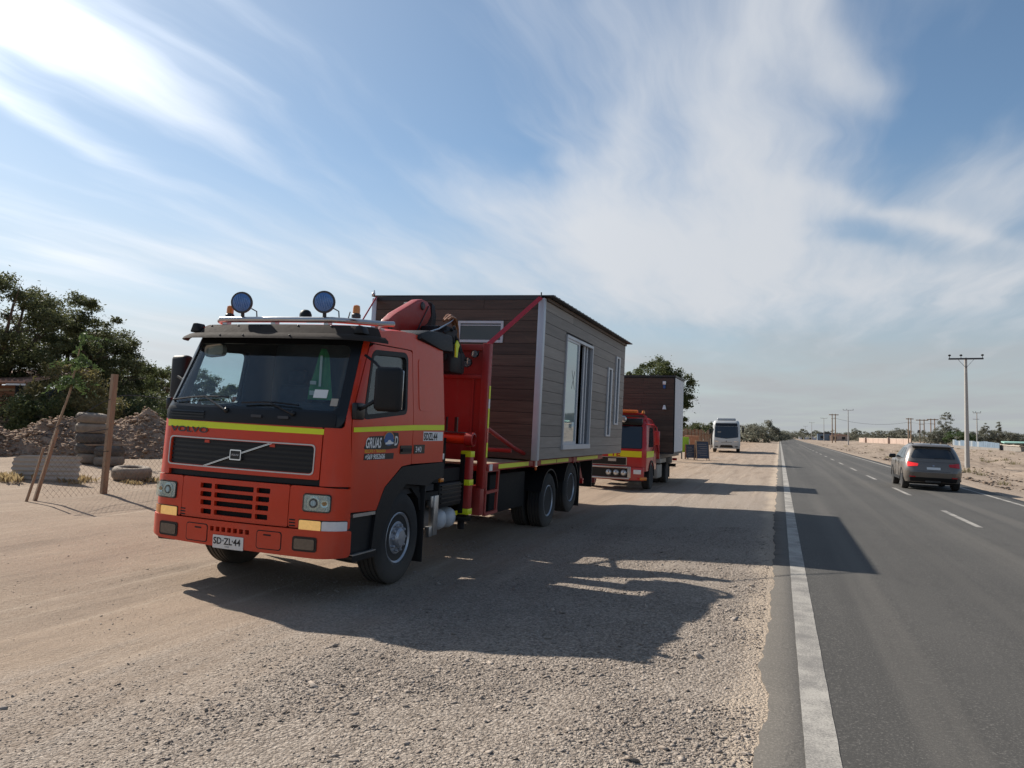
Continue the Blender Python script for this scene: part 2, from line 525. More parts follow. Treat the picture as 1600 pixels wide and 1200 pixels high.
def line_mat():
    m, T, bs, out = new_mat('worn road paint')
    geo = T.node('ShaderNodeNewGeometry')
    pos = geo.outputs['Position']
    agg = T.noise(pos, 70, 4, .75)
    wear = T.noise(pos, 2.2, 5, .65)
    w = T.smooth(T.add(T.mul(agg, .5), T.mul(wear, .5)), .40, .60, 0, .95)
    colr = T.mix(w, (.37, .345, .305, 1), (.15, .14, .128, 1))
    T.l.new(colr, bs.inputs['Base Color'])
    bs.inputs['Roughness'].default_value = .75
    return m


def stone_mat():
    m, T, bs, out = new_mat('loose stones')
    at = T.node('ShaderNodeAttribute', attribute_name='tone')
    r = T.node('ShaderNodeValToRGB')
    r.color_ramp.elements[0].position = 0
    r.color_ramp.elements[0].color = (.115, .095, .082, 1)
    r.color_ramp.elements[1].position = 1
    r.color_ramp.elements[1].color = (.45, .39, .335, 1)
    e = r.color_ramp.elements.new(.35)
    e.color = (.27, .228, .193, 1)
    T.l.new(at.outputs['Fac'], r.inputs[0])
    geo = T.node('ShaderNodeNewGeometry')
    n = T.noise(geo.outputs['Position'], 140, 3, .6)
    T.l.new(T.mix(T.mul(n, .7), r.outputs[0], (.27, .22, .18, 1)), bs.inputs['Base Color'])
    bs.inputs['Roughness'].default_value = .9
    bs.inputs['Specular IOR Level'].default_value = .2
    return m


def soil_mat():
    m, T, bs, out = new_mat('heaped soil')
    geo = T.node('ShaderNodeNewGeometry')
    pos = geo.outputs['Position']
    n = T.noise(pos, 2.2, 5, .65)
    n2 = T.noise(pos, 14, 5, .7)
    colr = T.mix(T.smooth(T.add(T.mul(n, .5), T.mul(n2, .5)), .32, .68), (.22, .148, .104, 1), (.45, .335, .250, 1))
    T.l.new(colr, bs.inputs['Base Color'])
    bs.inputs['Roughness'].default_value = .95
    bs.inputs['Specular IOR Level'].default_value = .1
    b = T.node('ShaderNodeBump')
    b.inputs['Strength'].default_value = .8
    b.inputs['Distance'].default_value = .06
    T.l.new(n2, b.inputs['Height'])
    T.l.new(b.outputs[0], bs.inputs['Normal'])
    return m


SOILD = P('verge soil', (.20, .145, .105), .95, var=.3, nscale=3)
GROUND, ASPHALT, LINE, STONE, SOIL = ground_mat(), asphalt_mat(), line_mat(), stone_mat(), soil_mat()


# ------------------------------------------------------------------ object helpers
def tag(o, label=None, cat=None, group=None, kind=None):
    if label: o['label'] = label
    if cat: o['category'] = cat
    if group: o['group'] = group
    if kind: o['kind'] = kind
    return o


def link(name, me, parent=None):
    o = bpy.data.objects.new(name, me)
    COL.objects.link(o)
    if parent is not None:
        o.parent = parent
    return o


def empty(name, loc=(0, 0, 0), rot=(0, 0, 0)):
    o = bpy.data.objects.new(name, None)
    o.empty_display_size = .3
    COL.objects.link(o)
    o.location = loc
    o.rotation_euler = rot
    return o


def finish(me, mats, smooth=35):
    for m in (mats if isinstance(mats, (list, tuple)) else [mats]):
        me.materials.append(m)
    if smooth is not None and len(me.polygons):
        me.polygons.foreach_set('use_smooth', [True] * len(me.polygons))
        try:
            me.set_sharp_from_angle(angle=R(smooth))
        except Exception:
            pass
    me.update()


def mesh_py(name, verts, faces, mats, parent=None, smooth=35, tone=None):
    me = bpy.data.meshes.new(name)
    me.from_pydata([tuple(v) for v in verts], [], faces)
    if tone is not None:
        a = me.attributes.new('tone', 'FLOAT', 'POINT')
        a.data.foreach_set('value', tone)
    finish(me, mats, smooth)
    return link(name, me, parent)


def mesh_np(name, V, F, mats, parent=None, smooth=None, tone=None):
    """V (n,3) floats, F (m,k) ints, all faces with k corners"""
    me = bpy.data.meshes.new(name)
    n, m, k = len(V), len(F), F.shape[1]
    me.vertices.add(n)
    me.vertices.foreach_set('co', np.ascontiguousarray(V, dtype=np.float32).ravel())
    me.loops.add(m * k)
    me.loops.foreach_set('vertex_index', np.ascontiguousarray(F, dtype=np.int32).ravel())
    me.polygons.add(m)
    me.polygons.foreach_set('loop_start', np.arange(0, m * k, k, dtype=np.int32))
    if tone is not None:
        a = me.attributes.new('tone', 'FLOAT', 'POINT')
        a.data.foreach_set('value', np.ascontiguousarray(tone, dtype=np.float32))
    me.update(calc_edges=True)
    finish(me, mats, smooth)
    return link(name, me, parent)


class MB:
    """collects simple shapes into one mesh"""
    def __init__(self):
        self.bm = bmesh.new()
        self.mi = 0

    def _mat(self, faces):
        for f in faces:
            f.material_index = self.mi

    def box(self, c, s, rot=None, bev=0.0, seg=2):
        bm = self.bm
        M = Matrix.Translation(c)
        if rot is not None:
            M = M @ (rot.to_4x4() if isinstance(rot, Matrix) else Matrix.Rotation(rot[2], 4, 'Z') @ Matrix.Rotation(rot[1], 4, 'Y') @ Matrix.Rotation(rot[0], 4, 'X'))
        M = M @ Matrix.Diagonal((s[0], s[1], s[2], 1))
        r = bmesh.ops.create_cube(bm, size=1.0, matrix=M)
        vs = set(r['verts'])
        es = [e for e in bm.edges if e.verts[0] in vs and e.verts[1] in vs]
        fs = [f for f in bm.faces if f.verts[0] in vs]
        self._mat(fs)
        if bev:
            rr = bmesh.ops.bevel(bm, geom=es, offset=bev, segments=seg, affect='EDGES', profile=.5)
            self._mat(rr['faces'])
        return self

    def b6(self, x0, x1, y0, y1, z0, z1, bev=0.0):
        return self.box(((x0 + x1) / 2, (y0 + y1) / 2, (z0 + z1) / 2), (abs(x1 - x0), abs(y1 - y0), abs(z1 - z0)), bev=bev)

    def ring_faces(self, rings, close=False, cap=True):
        bm = self.bm
        R_ = [[bm.verts.new(p) for p in r] for r in rings]
        n = len(R_[0])
        fs = []
        for i in range(len(R_) - 1):
            for j in range(n):
                try:
                    fs.append(bm.faces.new((R_[i][j], R_[i][(j + 1) % n], R_[i + 1][(j + 1) % n], R_[i + 1][j])))
                except ValueError:
                    pass
        if close:
            for j in range(n):
                fs.append(bm.faces.new((R_[-1][j], R_[-1][(j + 1) % n], R_[0][(j + 1) % n], R_[0][j])))
        elif cap:
            fs.append(bm.faces.new(R_[0][::-1]))
            fs.append(bm.faces.new(R_[-1]))
        self._mat(fs)
        return self

    def tube(self, pts, r, seg=8, cap=True):
        pts = [Vector(p) for p in pts]
        rs = r if isinstance(r, (list, tuple)) else [r] * len(pts)
        rings = []
        up = None
        for i, p in enumerate(pts):
            a = pts[max(i - 1, 0)]
            b = pts[min(i + 1, len(pts) - 1)]
            d = (b - a)
            if d.length < 1e-9: d = Vector((0, 0, 1))
            d.normalize()
            if up is None:
                up = Vector((0, 0, 1)) if abs(d.z) < .9 else Vector((1, 0, 0))
            s = d.cross(up)
            if s.length < 1e-6:
                s = d.cross(Vector((0, 1, 0)))
            s.normalize()
            up = s.cross(d).normalized()
            rings.append([p + (s * math.cos(2 * math.pi * k / seg) + up * math.sin(2 * math.pi * k / seg)) * rs[i] for k in range(seg)])
        return self.ring_faces(rings, cap=cap)

    def bar(self, a, b, w, h, upv=(0, 0, 1)):
        a, b = Vector(a), Vector(b)
        d = (b - a).normalized()
        u = Vector(upv)
        s = d.cross(u)
        if s.length < 1e-6:
            s = d.cross(Vector((0, 1, 0)))
        s.normalize()
        u = s.cross(d).normalized()
        rings = []
        for p in (a, b):
            rings.append([p + s * w / 2 + u * h / 2, p - s * w / 2 + u * h / 2, p - s * w / 2 - u * h / 2, p + s * w / 2 - u * h / 2])
        return self.ring_faces(rings)

    def lathe(self, prof, c, axis='X', seg=32, sign=1, close=True):
        """prof: list of (r, t); t runs along axis"""
        rings = []
        c = Vector(c)
        for (r, t) in prof:
            ring = []
            for k in range(seg):
                a = 2 * math.pi * k / seg
                u, v = r * math.cos(a), r * math.sin(a)
                if axis == 'X': p = Vector((t * sign, u, v))
                elif axis == 'Y': p = Vector((u, t * sign, v))
                else: p = Vector((u, v, t * sign))
                ring.append(c + p)
            rings.append(ring)
        return self.ring_faces(rings, cap=True)

    def prism(self, poly, axis, t0, t1, bev=0.0):
        """poly: list of 2D points; axis X: (y,z), Y: (x,z), Z: (x,y)"""
        def mk(p, t):
            if axis == 'X': return (t, p[0], p[1])
            if axis == 'Y': return (p[0], t, p[1])
            return (p[0], p[1], t)
        bm = self.bm
        a = [bm.verts.new(mk(p, t0)) for p in poly]
        b = [bm.verts.new(mk(p, t1)) for p in poly]
        fs = [bm.faces.new(a[::-1]), bm.faces.new(b)]
        n = len(poly)
        for i in range(n):
            fs.append(bm.faces.new((a[i], a[(i + 1) % n], b[(i + 1) % n], b[i])))
        self._mat(fs)
        if bev:
            es = list({e for f in fs for e in f.edges})
            rr = bmesh.ops.bevel(bm, geom=es, offset=bev, segments=2, affect='EDGES', profile=.5)
            self._mat(rr['faces'])
        return self

    def sphere(self, c, r, sx=1, sy=1, sz=1, u=16, v=10):
        M = Matrix.Translation(c) @ Matrix.Diagonal((sx, sy, sz, 1))
        rr = bmesh.ops.create_uvsphere(self.bm, u_segments=u, v_segments=v, radius=r, matrix=M)
        vs = set(rr['verts'])
        self._mat([f for f in self.bm.faces if f.verts[0] in vs])
        return self

    def build(self, name, mats, parent=None, smooth=35, loc=None, rot=None):
        bmesh.ops.recalc_face_normals(self.bm, faces=self.bm.faces)
        me = bpy.data.meshes.new(name)
        self.bm.to_mesh(me)
        self.bm.free()
        finish(me, mats, smooth)
        o = link(name, me, parent)
        if loc is not None: o.location = loc
        if rot is not None: o.rotation_euler = rot
        return o


def rrect(s0, z0, s1, z1, r=.03, n=4):
    return rpoly([(s0, z0), (s1, z0), (s1, z1), (s0, z1)], r, n)


def rpoly(pts, r, n=4):
    out = []
    N = len(pts)
    for i in range(N):
        p = Vector(pts[i]); a = Vector(pts[i - 1]); b = Vector(pts[(i + 1) % N])
        da, db = (a - p), (b - p)
        la, lb = da.length, db.length
        da.normalize(); db.normalize()
        rr = r[i] if isinstance(r, (list, tuple)) else r
        ang = da.angle(db, math.pi)
        t = min(rr / max(math.tan(ang / 2), .05), la * .45, lb * .45)
        if rr <= 0:
            out.append(tuple(p)); continue
        p0, p1 = p + da * t, p + db * t
        for k in range(n + 1):
            q = k / n
            out.append(tuple(p0 * (1 - q) ** 2 + p * 2 * q * (1 - q) + p1 * q * q))
    return out


def skin(name, outline, S, mats, parent=None, holes=(), w0=0.0, w1=.02, ds=.07, dz=.12, smooth=40):
    """a panel cut in the (s,z) plane of surface S, with thickness from w0 to w1"""
    bm = bmesh.new()
    es = []
    for lp in (outline, *holes):
        vs = [bm.verts.new((p[0], p[1], 0)) for p in lp]
        for i in range(len(vs)):
            es.append(bm.edges.new((vs[i], vs[(i + 1) % len(vs)])))
    bmesh.ops.triangle_fill(bm, use_beauty=True, use_dissolve=False, edges=es)
    lo = min(p[0] for p in outline); hi = max(p[0] for p in outline)
    zl = min(p[1] for p in outline); zh = max(p[1] for p in outline)
    for a, b, d, nrm in ((lo, hi, ds, (1, 0, 0)), (zl, zh, dz, (0, 1, 0))):
        k = math.floor(a / d) + 1
        while k * d < b - 1e-4:
            co = (k * d, 0, 0) if nrm[0] else (0, k * d, 0)
            bmesh.ops.bisect_plane(bm, geom=bm.verts[:] + bm.edges[:] + bm.faces[:], plane_co=co, plane_no=nrm, dist=1e-5)
            k += 1
    bm.normal_update()
    for f in bm.faces:
        if f.normal.z < 0: f.normal_flip()
    bm.verts.index_update()
    uv = [(v.co.x, v.co.y) for v in bm.verts]
    faces = [[v.index for v in f.verts] for f in bm.faces]
    bnd = []
    for e in bm.edges:
        if len(e.link_faces) == 1:
            f = e.link_faces[0]
            vs = [v.index for v in f.verts]
            i, j = e.verts[0].index, e.verts[1].index
            if vs[(vs.index(i) + 1) % len(vs)] != j: i, j = j, i
            bnd.append((i, j))
    bm.free()
    n = len(uv)
    V = [S(s, z, w1) for s, z in uv] + [S(s, z, w0) for s, z in uv]
    F = [f for f in faces] + [[i + n for i in f[::-1]] for f in faces] + [(j, i, i + n, j + n) for i, j in bnd]
    o = mesh_py(name, V, F, mats, parent, smooth)
    return o


def text_mesh(name, s, size, S, mats, parent=None, at=(0, 0), w=.004, xs=1.0, shear=0.0, center=False, bold=0.0, mirror=False):
    cu = bpy.data.curves.new('t', 'FONT')
    cu.body = s
    cu.size = size
    cu.resolution_u = 3
    cu.shear = shear
    cu.offset = bold
    if center: cu.align_x = 'CENTER'
    ob = bpy.data.objects.new('t', cu)
    COL.objects.link(ob)
    dg = bpy.context.evaluated_depsgraph_get()
    me = bpy.data.meshes.new_from_object(ob.evaluated_get(dg))
    bpy.data.objects.remove(ob)
    me.name = name
    for v in me.vertices:
        x = v.co.x * xs * (-1 if mirror else 1)
        v.co = S(at[0] + x, at[1] + v.co.y, w)
    me.materials.clear()
    finish(me, mats, None)
    return link(name, me, parent)


def plane_map(kind, c):
    """flat (s,z) maps: '+x' faces +X with s = y;  '-y' faces -Y with s = x; '+y'.. """
    if kind == '+x': return lambda s, z, w=0: Vector((c + w, s, z))
    if kind == '-y': return lambda s, z, w=0: Vector((s, c - w, z))
    if kind == '+z': return lambda s, z, w=0: Vector((s, z, c + w))


def children(o):
    return [c for c in bpy.data.objects if c.parent == o]


def copy_tree(o, parent=None):
    kids = {}
    def rec(a, par):
        c = a.copy()
        COL.objects.link(c)
        c.parent = par
        for ch in a.children:
            rec(ch, c)
        return c
    return rec(o, parent)


def piece(name, x0, x1, y0, y1, z0, z1, mat, parent, j=.0):
    V = [(x, y, z) for x in (x0, x1) for y in (y0, y1) for z in (z0, z1)]
    F = [(0, 1, 3, 2), (4, 6, 7, 5), (0, 4, 5, 1), (2, 3, 7, 6), (0, 2, 6, 4), (1, 5, 7, 3)]
    return mesh_py(name, V, F, mat, parent, None)


# ------------------------------------------------------------------ terrain
_gp = [(-4000, 2.0), (-60, 1.2), (-30, .95), (-18, .74), (-11, .45), (-8, .13), (-6.75, -.045), (-4.3, -.126), (-2.5, -.085), (-.7, -.028), (-.2, -.016), (.06, -.018), (.14, -.17), (6.9, -.25), (7.6, -.20), (10, -.42), (14, -.60), (40, -.65), (4000, -.8)]
_gx = np.array([p[0] for p in _gp]); _gz = np.array([p[1] for p in _gp])


def vnoise(x, y, s, seed=0):
    """cheap smooth value noise on arrays"""
    x = np.asarray(x) / s + seed * 17.3; y = np.asarray(y) / s + seed * 9.1
    xi, yi = np.floor(x), np.floor(y)
    fx, fy = x - xi, y - yi
    fx = fx * fx * (3 - 2 * fx); fy = fy * fy * (3 - 2 * fy)
    def h(a, b):
        v = np.sin(a * 127.1 + b * 311.7 + seed * 74.7) * 43758.5453
        return v - np.floor(v)
    return (h(xi, yi) * (1 - fx) + h(xi + 1, yi) * fx) * (1 - fy) + (h(xi, yi + 1) * (1 - fx) + h(xi + 1, yi + 1) * fx) * fy - .5


def gz(x, y):
    x = np.asarray(x, float); y = np.asarray(y, float)
    z = np.interp(x, _gx, _gz)
    off = (x < -.25) | (x > 7.6)
    # far along the road the left shoulder flattens to road level
    k = np.clip((y - 18) / 25, 0, 1)
    z = np.where(x < .06, z * (1 - k) + k * np.interp(x, [-4000, -40, -12, -6, -.2, 0], [1.0, .35, .15, .0, -.018, -.018]), z)
    rut = vnoise(x * 1.0 + y * .02, y * .06, .55, 3) * .048 + vnoise(x, y, 1.7, 1) * .03 + vnoise(x, y, .28, 2) * .014
    damp = np.clip((np.abs(x) - .3) / 1.0, 0, 1)
    rough = np.clip((x - 8) / 6, 0, 1) * (vnoise(x, y, 4.0, 5) * .5 + vnoise(x, y, 1.3, 6) * .30) + np.clip((-x - 9) / 4, 0, 1) * vnoise(x, y, 1.2, 7) * .12
    return z + np.where(off, (rut * damp + rough), 0)


def axis(parts):
    out = []
    for a, b, d in parts:
        out.append(np.arange(a, b, d))
    return np.concatenate(out + [np.array([parts[-1][1]])])


gx = axis([(-3000, -400, 260), (-400, -80, 40), (-80, -30, 5), (-30, -14, .8), (-14, -9, .25), (-9, -.3, .07), (-.3, .2, .05), (.2, 7.5, .8), (7.5, 9, .3), (9, 30, .5), (30, 60, 1.2), (60, 120, 8), (120, 500, 40), (500, 3000, 260)])
gy = axis([(-60, -4, 8), (-4, 1, .5), (1, 14, .07), (14, 30, .25), (30, 90, .6), (90, 200, 2.0), (200, 300, 10), (300, 900, 60), (900, 5000, 400)])
GX, GY = np.meshgrid(gx, gy)
GZ = gz(GX, GY)
nx, ny = len(gx), len(gy)
idx = np.arange(nx * ny).reshape(ny, nx)
F = np.stack([idx[:-1, :-1].ravel(), idx[:-1, 1:].ravel(), idx[1:, 1:].ravel(), idx[1:, :-1].ravel()], 1)
g = mesh_np('ground', np.stack([GX.ravel(), GY.ravel(), GZ.ravel()], 1), F, GROUND, smooth=None)
g.data.polygons.foreach_set('use_smooth', [True] * len(g.data.polygons))
tag(g, kind='structure')


def roadz(x):
    return -.024 * np.asarray(x)


# road with a ragged left edge and a real lip
ry = axis([(-30, 1, 1.0), (1, 20, .04), (20, 60, .25), (60, 200, 3), (200, 4200, 100)])
edge = -.095 + vnoise(ry * 0, ry, .9, 21) * .10 + vnoise(ry * 0, ry, .22, 22) * .05 + vnoise(ry * 0, ry, .07, 23) * .02
edge = np.where(ry > 60, -.095, edge)
cols = []
for k, xo in enumerate((None, None, .12, .35, 2.0, 3.9, 5.4, 6.6, 7.05, 7.15)):
    if k == 0: X = edge + .004; Z = np.full_like(ry, -.22)
    elif k == 1: X = edge; Z = roadz(edge) - .004 + vnoise(ry * 0, ry, .15, 24) * .004
    else: X = np.full_like(ry, xo); Z = roadz(X)
    if k == 9: Z = Z - .25
    cols.append(np.stack([X, ry, Z], 1))
V = np.stack(cols, 1).reshape(-1, 3)
k = len(cols)
idx = np.arange(len(ry) * k).reshape(len(ry), k)
F = np.stack([idx[:-1, :-1].ravel(), idx[:-1, 1:].ravel(), idx[1:, 1:].ravel(), idx[1:, :-1].ravel()], 1)
road = tag(mesh_np('road', V, F, ASPHALT), kind='structure')


def marking(name, x0, x1, y0, y1, jit=.003):
    n = max(2, min(int((y1 - y0) / .12), 400))
    ys = np.linspace(y0, y1, n)
    if y1 - y0 > 100: ys = np.concatenate([np.arange(y0, 30, .15), np.geomspace(30, y1, 80)])
    a = x0 + vnoise(ys * 0, ys, .13, 31) * jit * 2
    b = x1 + vnoise(ys * 0, ys, .11, 32) * jit * 2
    V = np.concatenate([np.stack([a, ys, roadz(a) + .004], 1), np.stack([b, ys, roadz(b) + .004], 1)])
    m = len(ys)
    i = np.arange(m - 1)
    F = np.stack([i, i + m, i + m + 1, i + 1], 1)
    o = mesh_np(name, V, F, LINE, road)
    return o


marking('edge_line', .125, .305, -20, 3000)
marking('edge_line', 6.42, 6.56, -20, 3000)
for i in range(24):
    y0 = 0.25 + i * 8.87
    marking('lane_dash', 3.77, 3.90, y0, y0 + 3.7)

# ------------------------------------------------------------------ loose stones (nobody could count them)
def stones():
    N = 260000
    u = nrng.random(N)
    y = 2.2 * (15.0 / 2.2) ** u                       # denser near the camera
    x = -.14 - nrng.random(N) * 8.5
    # gravel belt versus dust
    belt = np.clip((x + 5.0 + (y - 5) * .12 + vnoise(x, y, 1.6, 41) * 3.0) / 2.2, 0.0, 1.0)
    keep = nrng.random(N) < (.05 + .95 * belt) * np.clip(.55 + vnoise(x, y, .5, 42) * 1.6, .08, 1)
    x, y, belt = x[keep], y[keep], belt[keep]
    n = len(x)
    size = np.clip(np.exp(nrng.normal(-5.08, .46, n)), .0022, .027) * (.65 + .35 * belt)
    big = nrng.random(n) < .006
    size = np.where(big, size * 2.6, size)
    base = np.array([[1, 0, 0], [0, 1, 0], [-1, 0, 0], [0, -1, 0], [0, 0, 1], [0, 0, -1], [.62, .62, .5], [-.62, -.62, .5]], float)
    fac = np.array([[0, 6, 4], [0, 1, 6], [6, 1, 4], [1, 2, 4], [2, 7, 4], [2, 3, 7], [7, 3, 4], [3, 0, 4], [1, 0, 5], [2, 1, 5], [3, 2, 5], [0, 3, 5]])
    V = base[None] + nrng.normal(0, .24, (n, 8, 3))
    sc = size[:, None] * np.stack([nrng.uniform(.7, 1.5, n), nrng.uniform(.6, 1.1, n), nrng.uniform(.28, .62, n)], 1)
    V = V * sc[:, None, :]
    a = nrng.random(n) * 6.283
    tl = nrng.normal(0, .25, n)
    Z = V[:, :, 2] + V[:, :, 0] * tl[:, None]
    X = V[:, :, 0] * np.cos(a)[:, None] - V[:, :, 1] * np.sin(a)[:, None]
    Y = V[:, :, 0] * np.sin(a)[:, None] + V[:, :, 1] * np.cos(a)[:, None]
    V = np.stack([X + x[:, None], Y + y[:, None], Z + (gz(x, y) + size * .10)[:, None]], 2).reshape(-1, 3)
    F = (fac[None] + (np.arange(n) * 8)[:, None, None]).reshape(-1, 3)
    tone = np.repeat(np.clip(nrng.beta(2.2, 2.2, n) * .9 + .05 + np.where(nrng.random(n) < .06, -.35, 0), 0, 1), 8)
    o = mesh_np('gravel', V, F, STONE, tone=tone)
    tag(o, kind='stuff')


stones()

# ------------------------------------------------------------------ main truck
TR = empty('crane_truck', (-5.508, 8.268, -.0855), None or (0, 0, 0))
TR.rotation_mode = 'XYZ'
_M = Matrix.Rotation(R(-.398), 3, 'Z') @ Matrix.Rotation(R(1.877), 3, 'Y') @ Matrix.Rotation(R(-.243), 3, 'X')
TR.rotation_euler = _M.to_euler('XYZ')
tag(TR, 'orange-red crane truck in front, with blue roof lamps, carrying the cabin with the glass door', 'truck')

W0, RC, YF, BOW = 1.24, .26, -1.36, .06
L0, QA = W0 - RC, RC * math.pi / 2


def yfz(z): return float(np.interp(z, [.3, .5, 1.0, 1.9, 2.75, 3.0], [-1.34, -1.37, -1.375, -1.34, -.97, -.86]))
def wzf(z): return float(np.interp(z, [.3, 1.9, 2.95, 3.15], [1.24, 1.24, 1.15, 1.12]))


def CAB(s, z, w=0.0):
    sg = 1 if s >= 0 else -1
    a = abs(s)
    W = wzf(z); yf = yfz(z)
    if a <= L0:
        k = a / L0
        x = k * (W - RC); y = yf + BOW * k * k - BOW
        nx, nyy = 2 * BOW * k / L0, -1.0
    elif a <= L0 + QA:
        t = (a - L0) / RC
        x = W - RC + RC * math.sin(t); y = yf + RC - RC * math.cos(t)
        nx, nyy = math.sin(t) + (1 - math.sin(t)) * .1 * math.cos(t), -math.cos(t)
    else:
        t = a - L0 - QA
        x = W; y = YF + RC + t + (yf - YF) * max(0, 1 - t / 1.0)
        nx, nyy = 1.0, 0.0
    l = math.hypot(nx, nyy)
    return Vector((sg * (x + nx / l * w), y + nyy / l * w, z))


def mir(pts):
    return [(-p[0], p[1]) for p in pts][::-1]


def cab():
    # inner dark lining, open at the windows
    win = rpoly([(1.47, 1.93), (2.465, 2.016), (2.525, 2.70), (1.365, 2.655)], .08)
    lin_side = [(1.20, 1.0), (1.85, 1.0), (2.05, 1.2), (2.45, 1.42), (3.54, 1.42), (3.54, 2.93), (1.22, 2.93)]
    skin('inner_lining', lin_side, CAB, DARKINT, TR, [win], -.07, -.045)
    skin('inner_lining', mir(lin_side), CAB, DARKINT, TR, [mir(win)], -.07, -.045)
    skin('front_lining', [(-1.2, .5), (1.2, .5), (1.2, 1.95), (-1.2, 1.95)], CAB, CHASS, TR, (), -.08, -.055)
    # body panels -----------------------------------------------------
    door = rpoly([(1.342, .925), (1.875, .905), (2.03, 1.15), (2.42, 1.375), (2.655, 1.392), (2.655, 2.765), (1.345, 2.745), (1.292, 2.70), (1.268, 2.0), (1.29, 1.67)], [.02, .02, .1, .1, .02, .06, .06, .04, .06, .06])
    rear = rpoly([(2.667, 1.394), (3.56, 1.396), (3.56, 2.87), (3.50, 2.93), (2.70, 2.99), (1.9, 2.95), (1.30, 2.895), (1.292, 2.765), (1.345, 2.757), (2.667, 2.777)], [.01, .01, .05, .04, .03, .05, .02, .01, .02, .02])
    for sgn in (1, -1):
        m = (lambda q: q) if sgn > 0 else mir
        d = skin('door', m(door), CAB, RED, TR, [m(win)], -.03, .004)
        fr = rpoly([(1.445, 1.90), (2.49, 1.99), (2.552, 2.73), (1.34, 2.685)], .1)
        inn = rpoly([(1.50, 1.955), (2.445, 2.035), (2.50, 2.67), (1.395, 2.63)], .07)
        skin('window_seal', m(fr), CAB, BLACKP, d, [m(inn)], -.035, .008)
        skin('window_glass', m(rpoly([(1.46, 1.92), (2.475, 2.0), (2.535, 2.71), (1.355, 2.665)], .08)), CAB, GLASSD, d, (), -.026, -.020)
        skin('handle', m(rrect(2.345, 1.518, 2.64, 1.620, .02)), CAB, BLACKS, d, (), .0, .012)
        skin('handle_grip', m(rrect(2.37, 1.545, 2.60, 1.585, .015)), CAB, BLACKP, d, (), .012, .028)
        skin('side_panel', m(rear), CAB, RED, TR, (), -.03, .004)
        ind = rpoly([(2.80, 2.03), (3.42, 2.03), (3.43, 2.62), (3.30, 2.715), (2.80, 2.70)], .07)
        ind2 = rpoly([(2.815, 2.045), (3.405, 2.045), (3.415, 2.61), (3.29, 2.70), (2.815, 2.685)], .065)
        skin('locker_lid', m(ind2), CAB, RED, TR, (), .004, .010)
        skin('corner_panel', m(rpoly([(.985, 1.195), (1.335, 1.195), (1.28, 1.67), (1.256, 2.0), (1.28, 2.70), (1.285, 2.89), (1.205, 2.89), (1.20, 1.80), (.985, 1.80)], [.01, .01, .05, .05, .03, .02, .02, .05, .01])), CAB, RED, TR, (), -.03, .004)
    # hatch under the windscreen with its black grille window
    gout = rrect(-1.008, 1.30, .908, 1.62, .05)
    gin = rrect(-.995, 1.313, .895, 1.607, .045)
    skin('front_hatch', rrect(-.975 - .04, 1.255, .972, 1.80, .02), CAB, RED, TR, [rrect(-.99, 1.318, .89, 1.602, .045)], -.03, .004)
    gr = skin('grille', gin, CAB, BLACKS, TR, (), -.035, -.018)
    skin('grille_trim', gout, CAB, ALU, gr, [gin], -.02, .012)
    for z, a, b in ((1.345, -.98, .88), (1.395, -.98, .88), (1.445, -.98, .88), (1.495, -.98, .88), (1.545, -.98, .88), (1.585, -.98, .88)):
        skin('grille_bar', rrect(a, z - .012, b, z + .012, .008), CAB, BLACKP, gr, (), -.018, -.008)
    for s0, z0 in ((-.50, 1.565), (.36, 1.565)):
        skin('red_tab', rrect(s0, z0, s0 + .065, z0 + .03, .005), CAB, RED, gr, (), -.018, -.004)
    for o in (-.012, .018):
        skin('diagonal_bar', [(-.47 + o, 1.315), (-.452 + o, 1.315), (.385 + o, 1.602), (.367 + o, 1.602)], CAB, CHROME, gr, (), -.01, .012)
    em = skin('badge', rrect(-.118, 1.40, .028, 1.512, .012), CAB, CHROME, gr, (), -.01, .020)
    skin('badge_field', rrect(-.106, 1.412, .016, 1.50, .008), CAB, BLACKS, gr, (), .0, .023)
    text_mesh('badge_text', 'VOLVO', .028, CAB, INKW, gr, (-.092, 1.447), .0245, xs=1.0)
    text_mesh('front_lettering', 'VOLVO', .083, CAB, STEELD, TR, (-1.005, 1.672), .014, xs=2.0, bold=.002)
    skin('yellow_stripe', [(-1.075, 1.724), (.984, 1.727), (.986, 1.784), (-1.078, 1.798)], CAB, YELLOW, TR, (), .002, .007)
    skin('hinge_slot', rrect(-1.1, 1.195, 1.02, 1.252, .01), CAB, BLACKP, TR, (), -.05, -.03)
    # lower front --------------------------------------------------------
    holes = []
    for z0 in (1.075, .985, .895, .80):
        holes += [rrect(-.485 + (1.1 - z0) * .1, z0, -.325 + (1.1 - z0) * .05, z0 + .055, .012), rrect(-.285 + (1.1 - z0) * .05, z0, .225, z0 + .055, .012), rrect(.262, z0, .43 - (1.1 - z0) * .05, z0 + .055, .012)]
    skin('lower_grille', rrect(-.735, .752, .655, 1.185, .02), CAB, RED, TR, holes, -.03, .010)
    skin('radiator_mesh', rrect(-.6, .76, .55, 1.17, .02), CAB, CHASS, TR, (), -.055, -.045)
    for sg in (1, -1):
        m = (lambda q: q) if sg > 0 else mir
        if sg > 0: pts = [(.663, .752), (1.345, .752), (1.345, 1.17), (1.0, 1.185), (.663, 1.185)]
        else: pts = [(.743, .752), (1.345, .752), (1.345, 1.17), (1.0, 1.185), (.743, 1.185)]
        skin('lamp_panel', m(rpoly(pts, .03)), CAB, RED, TR, (), -.03, .010)
        hl = skin('headlight', m(rrect(.82, .925, 1.125, 1.115, .035)), CAB, BLACKS, TR, (), .0, .018)
        skin('reflector', m(rrect(.838, .940, 1.112, 1.102, .03)), CAB, LAMPGL, hl, (), .018, .022)
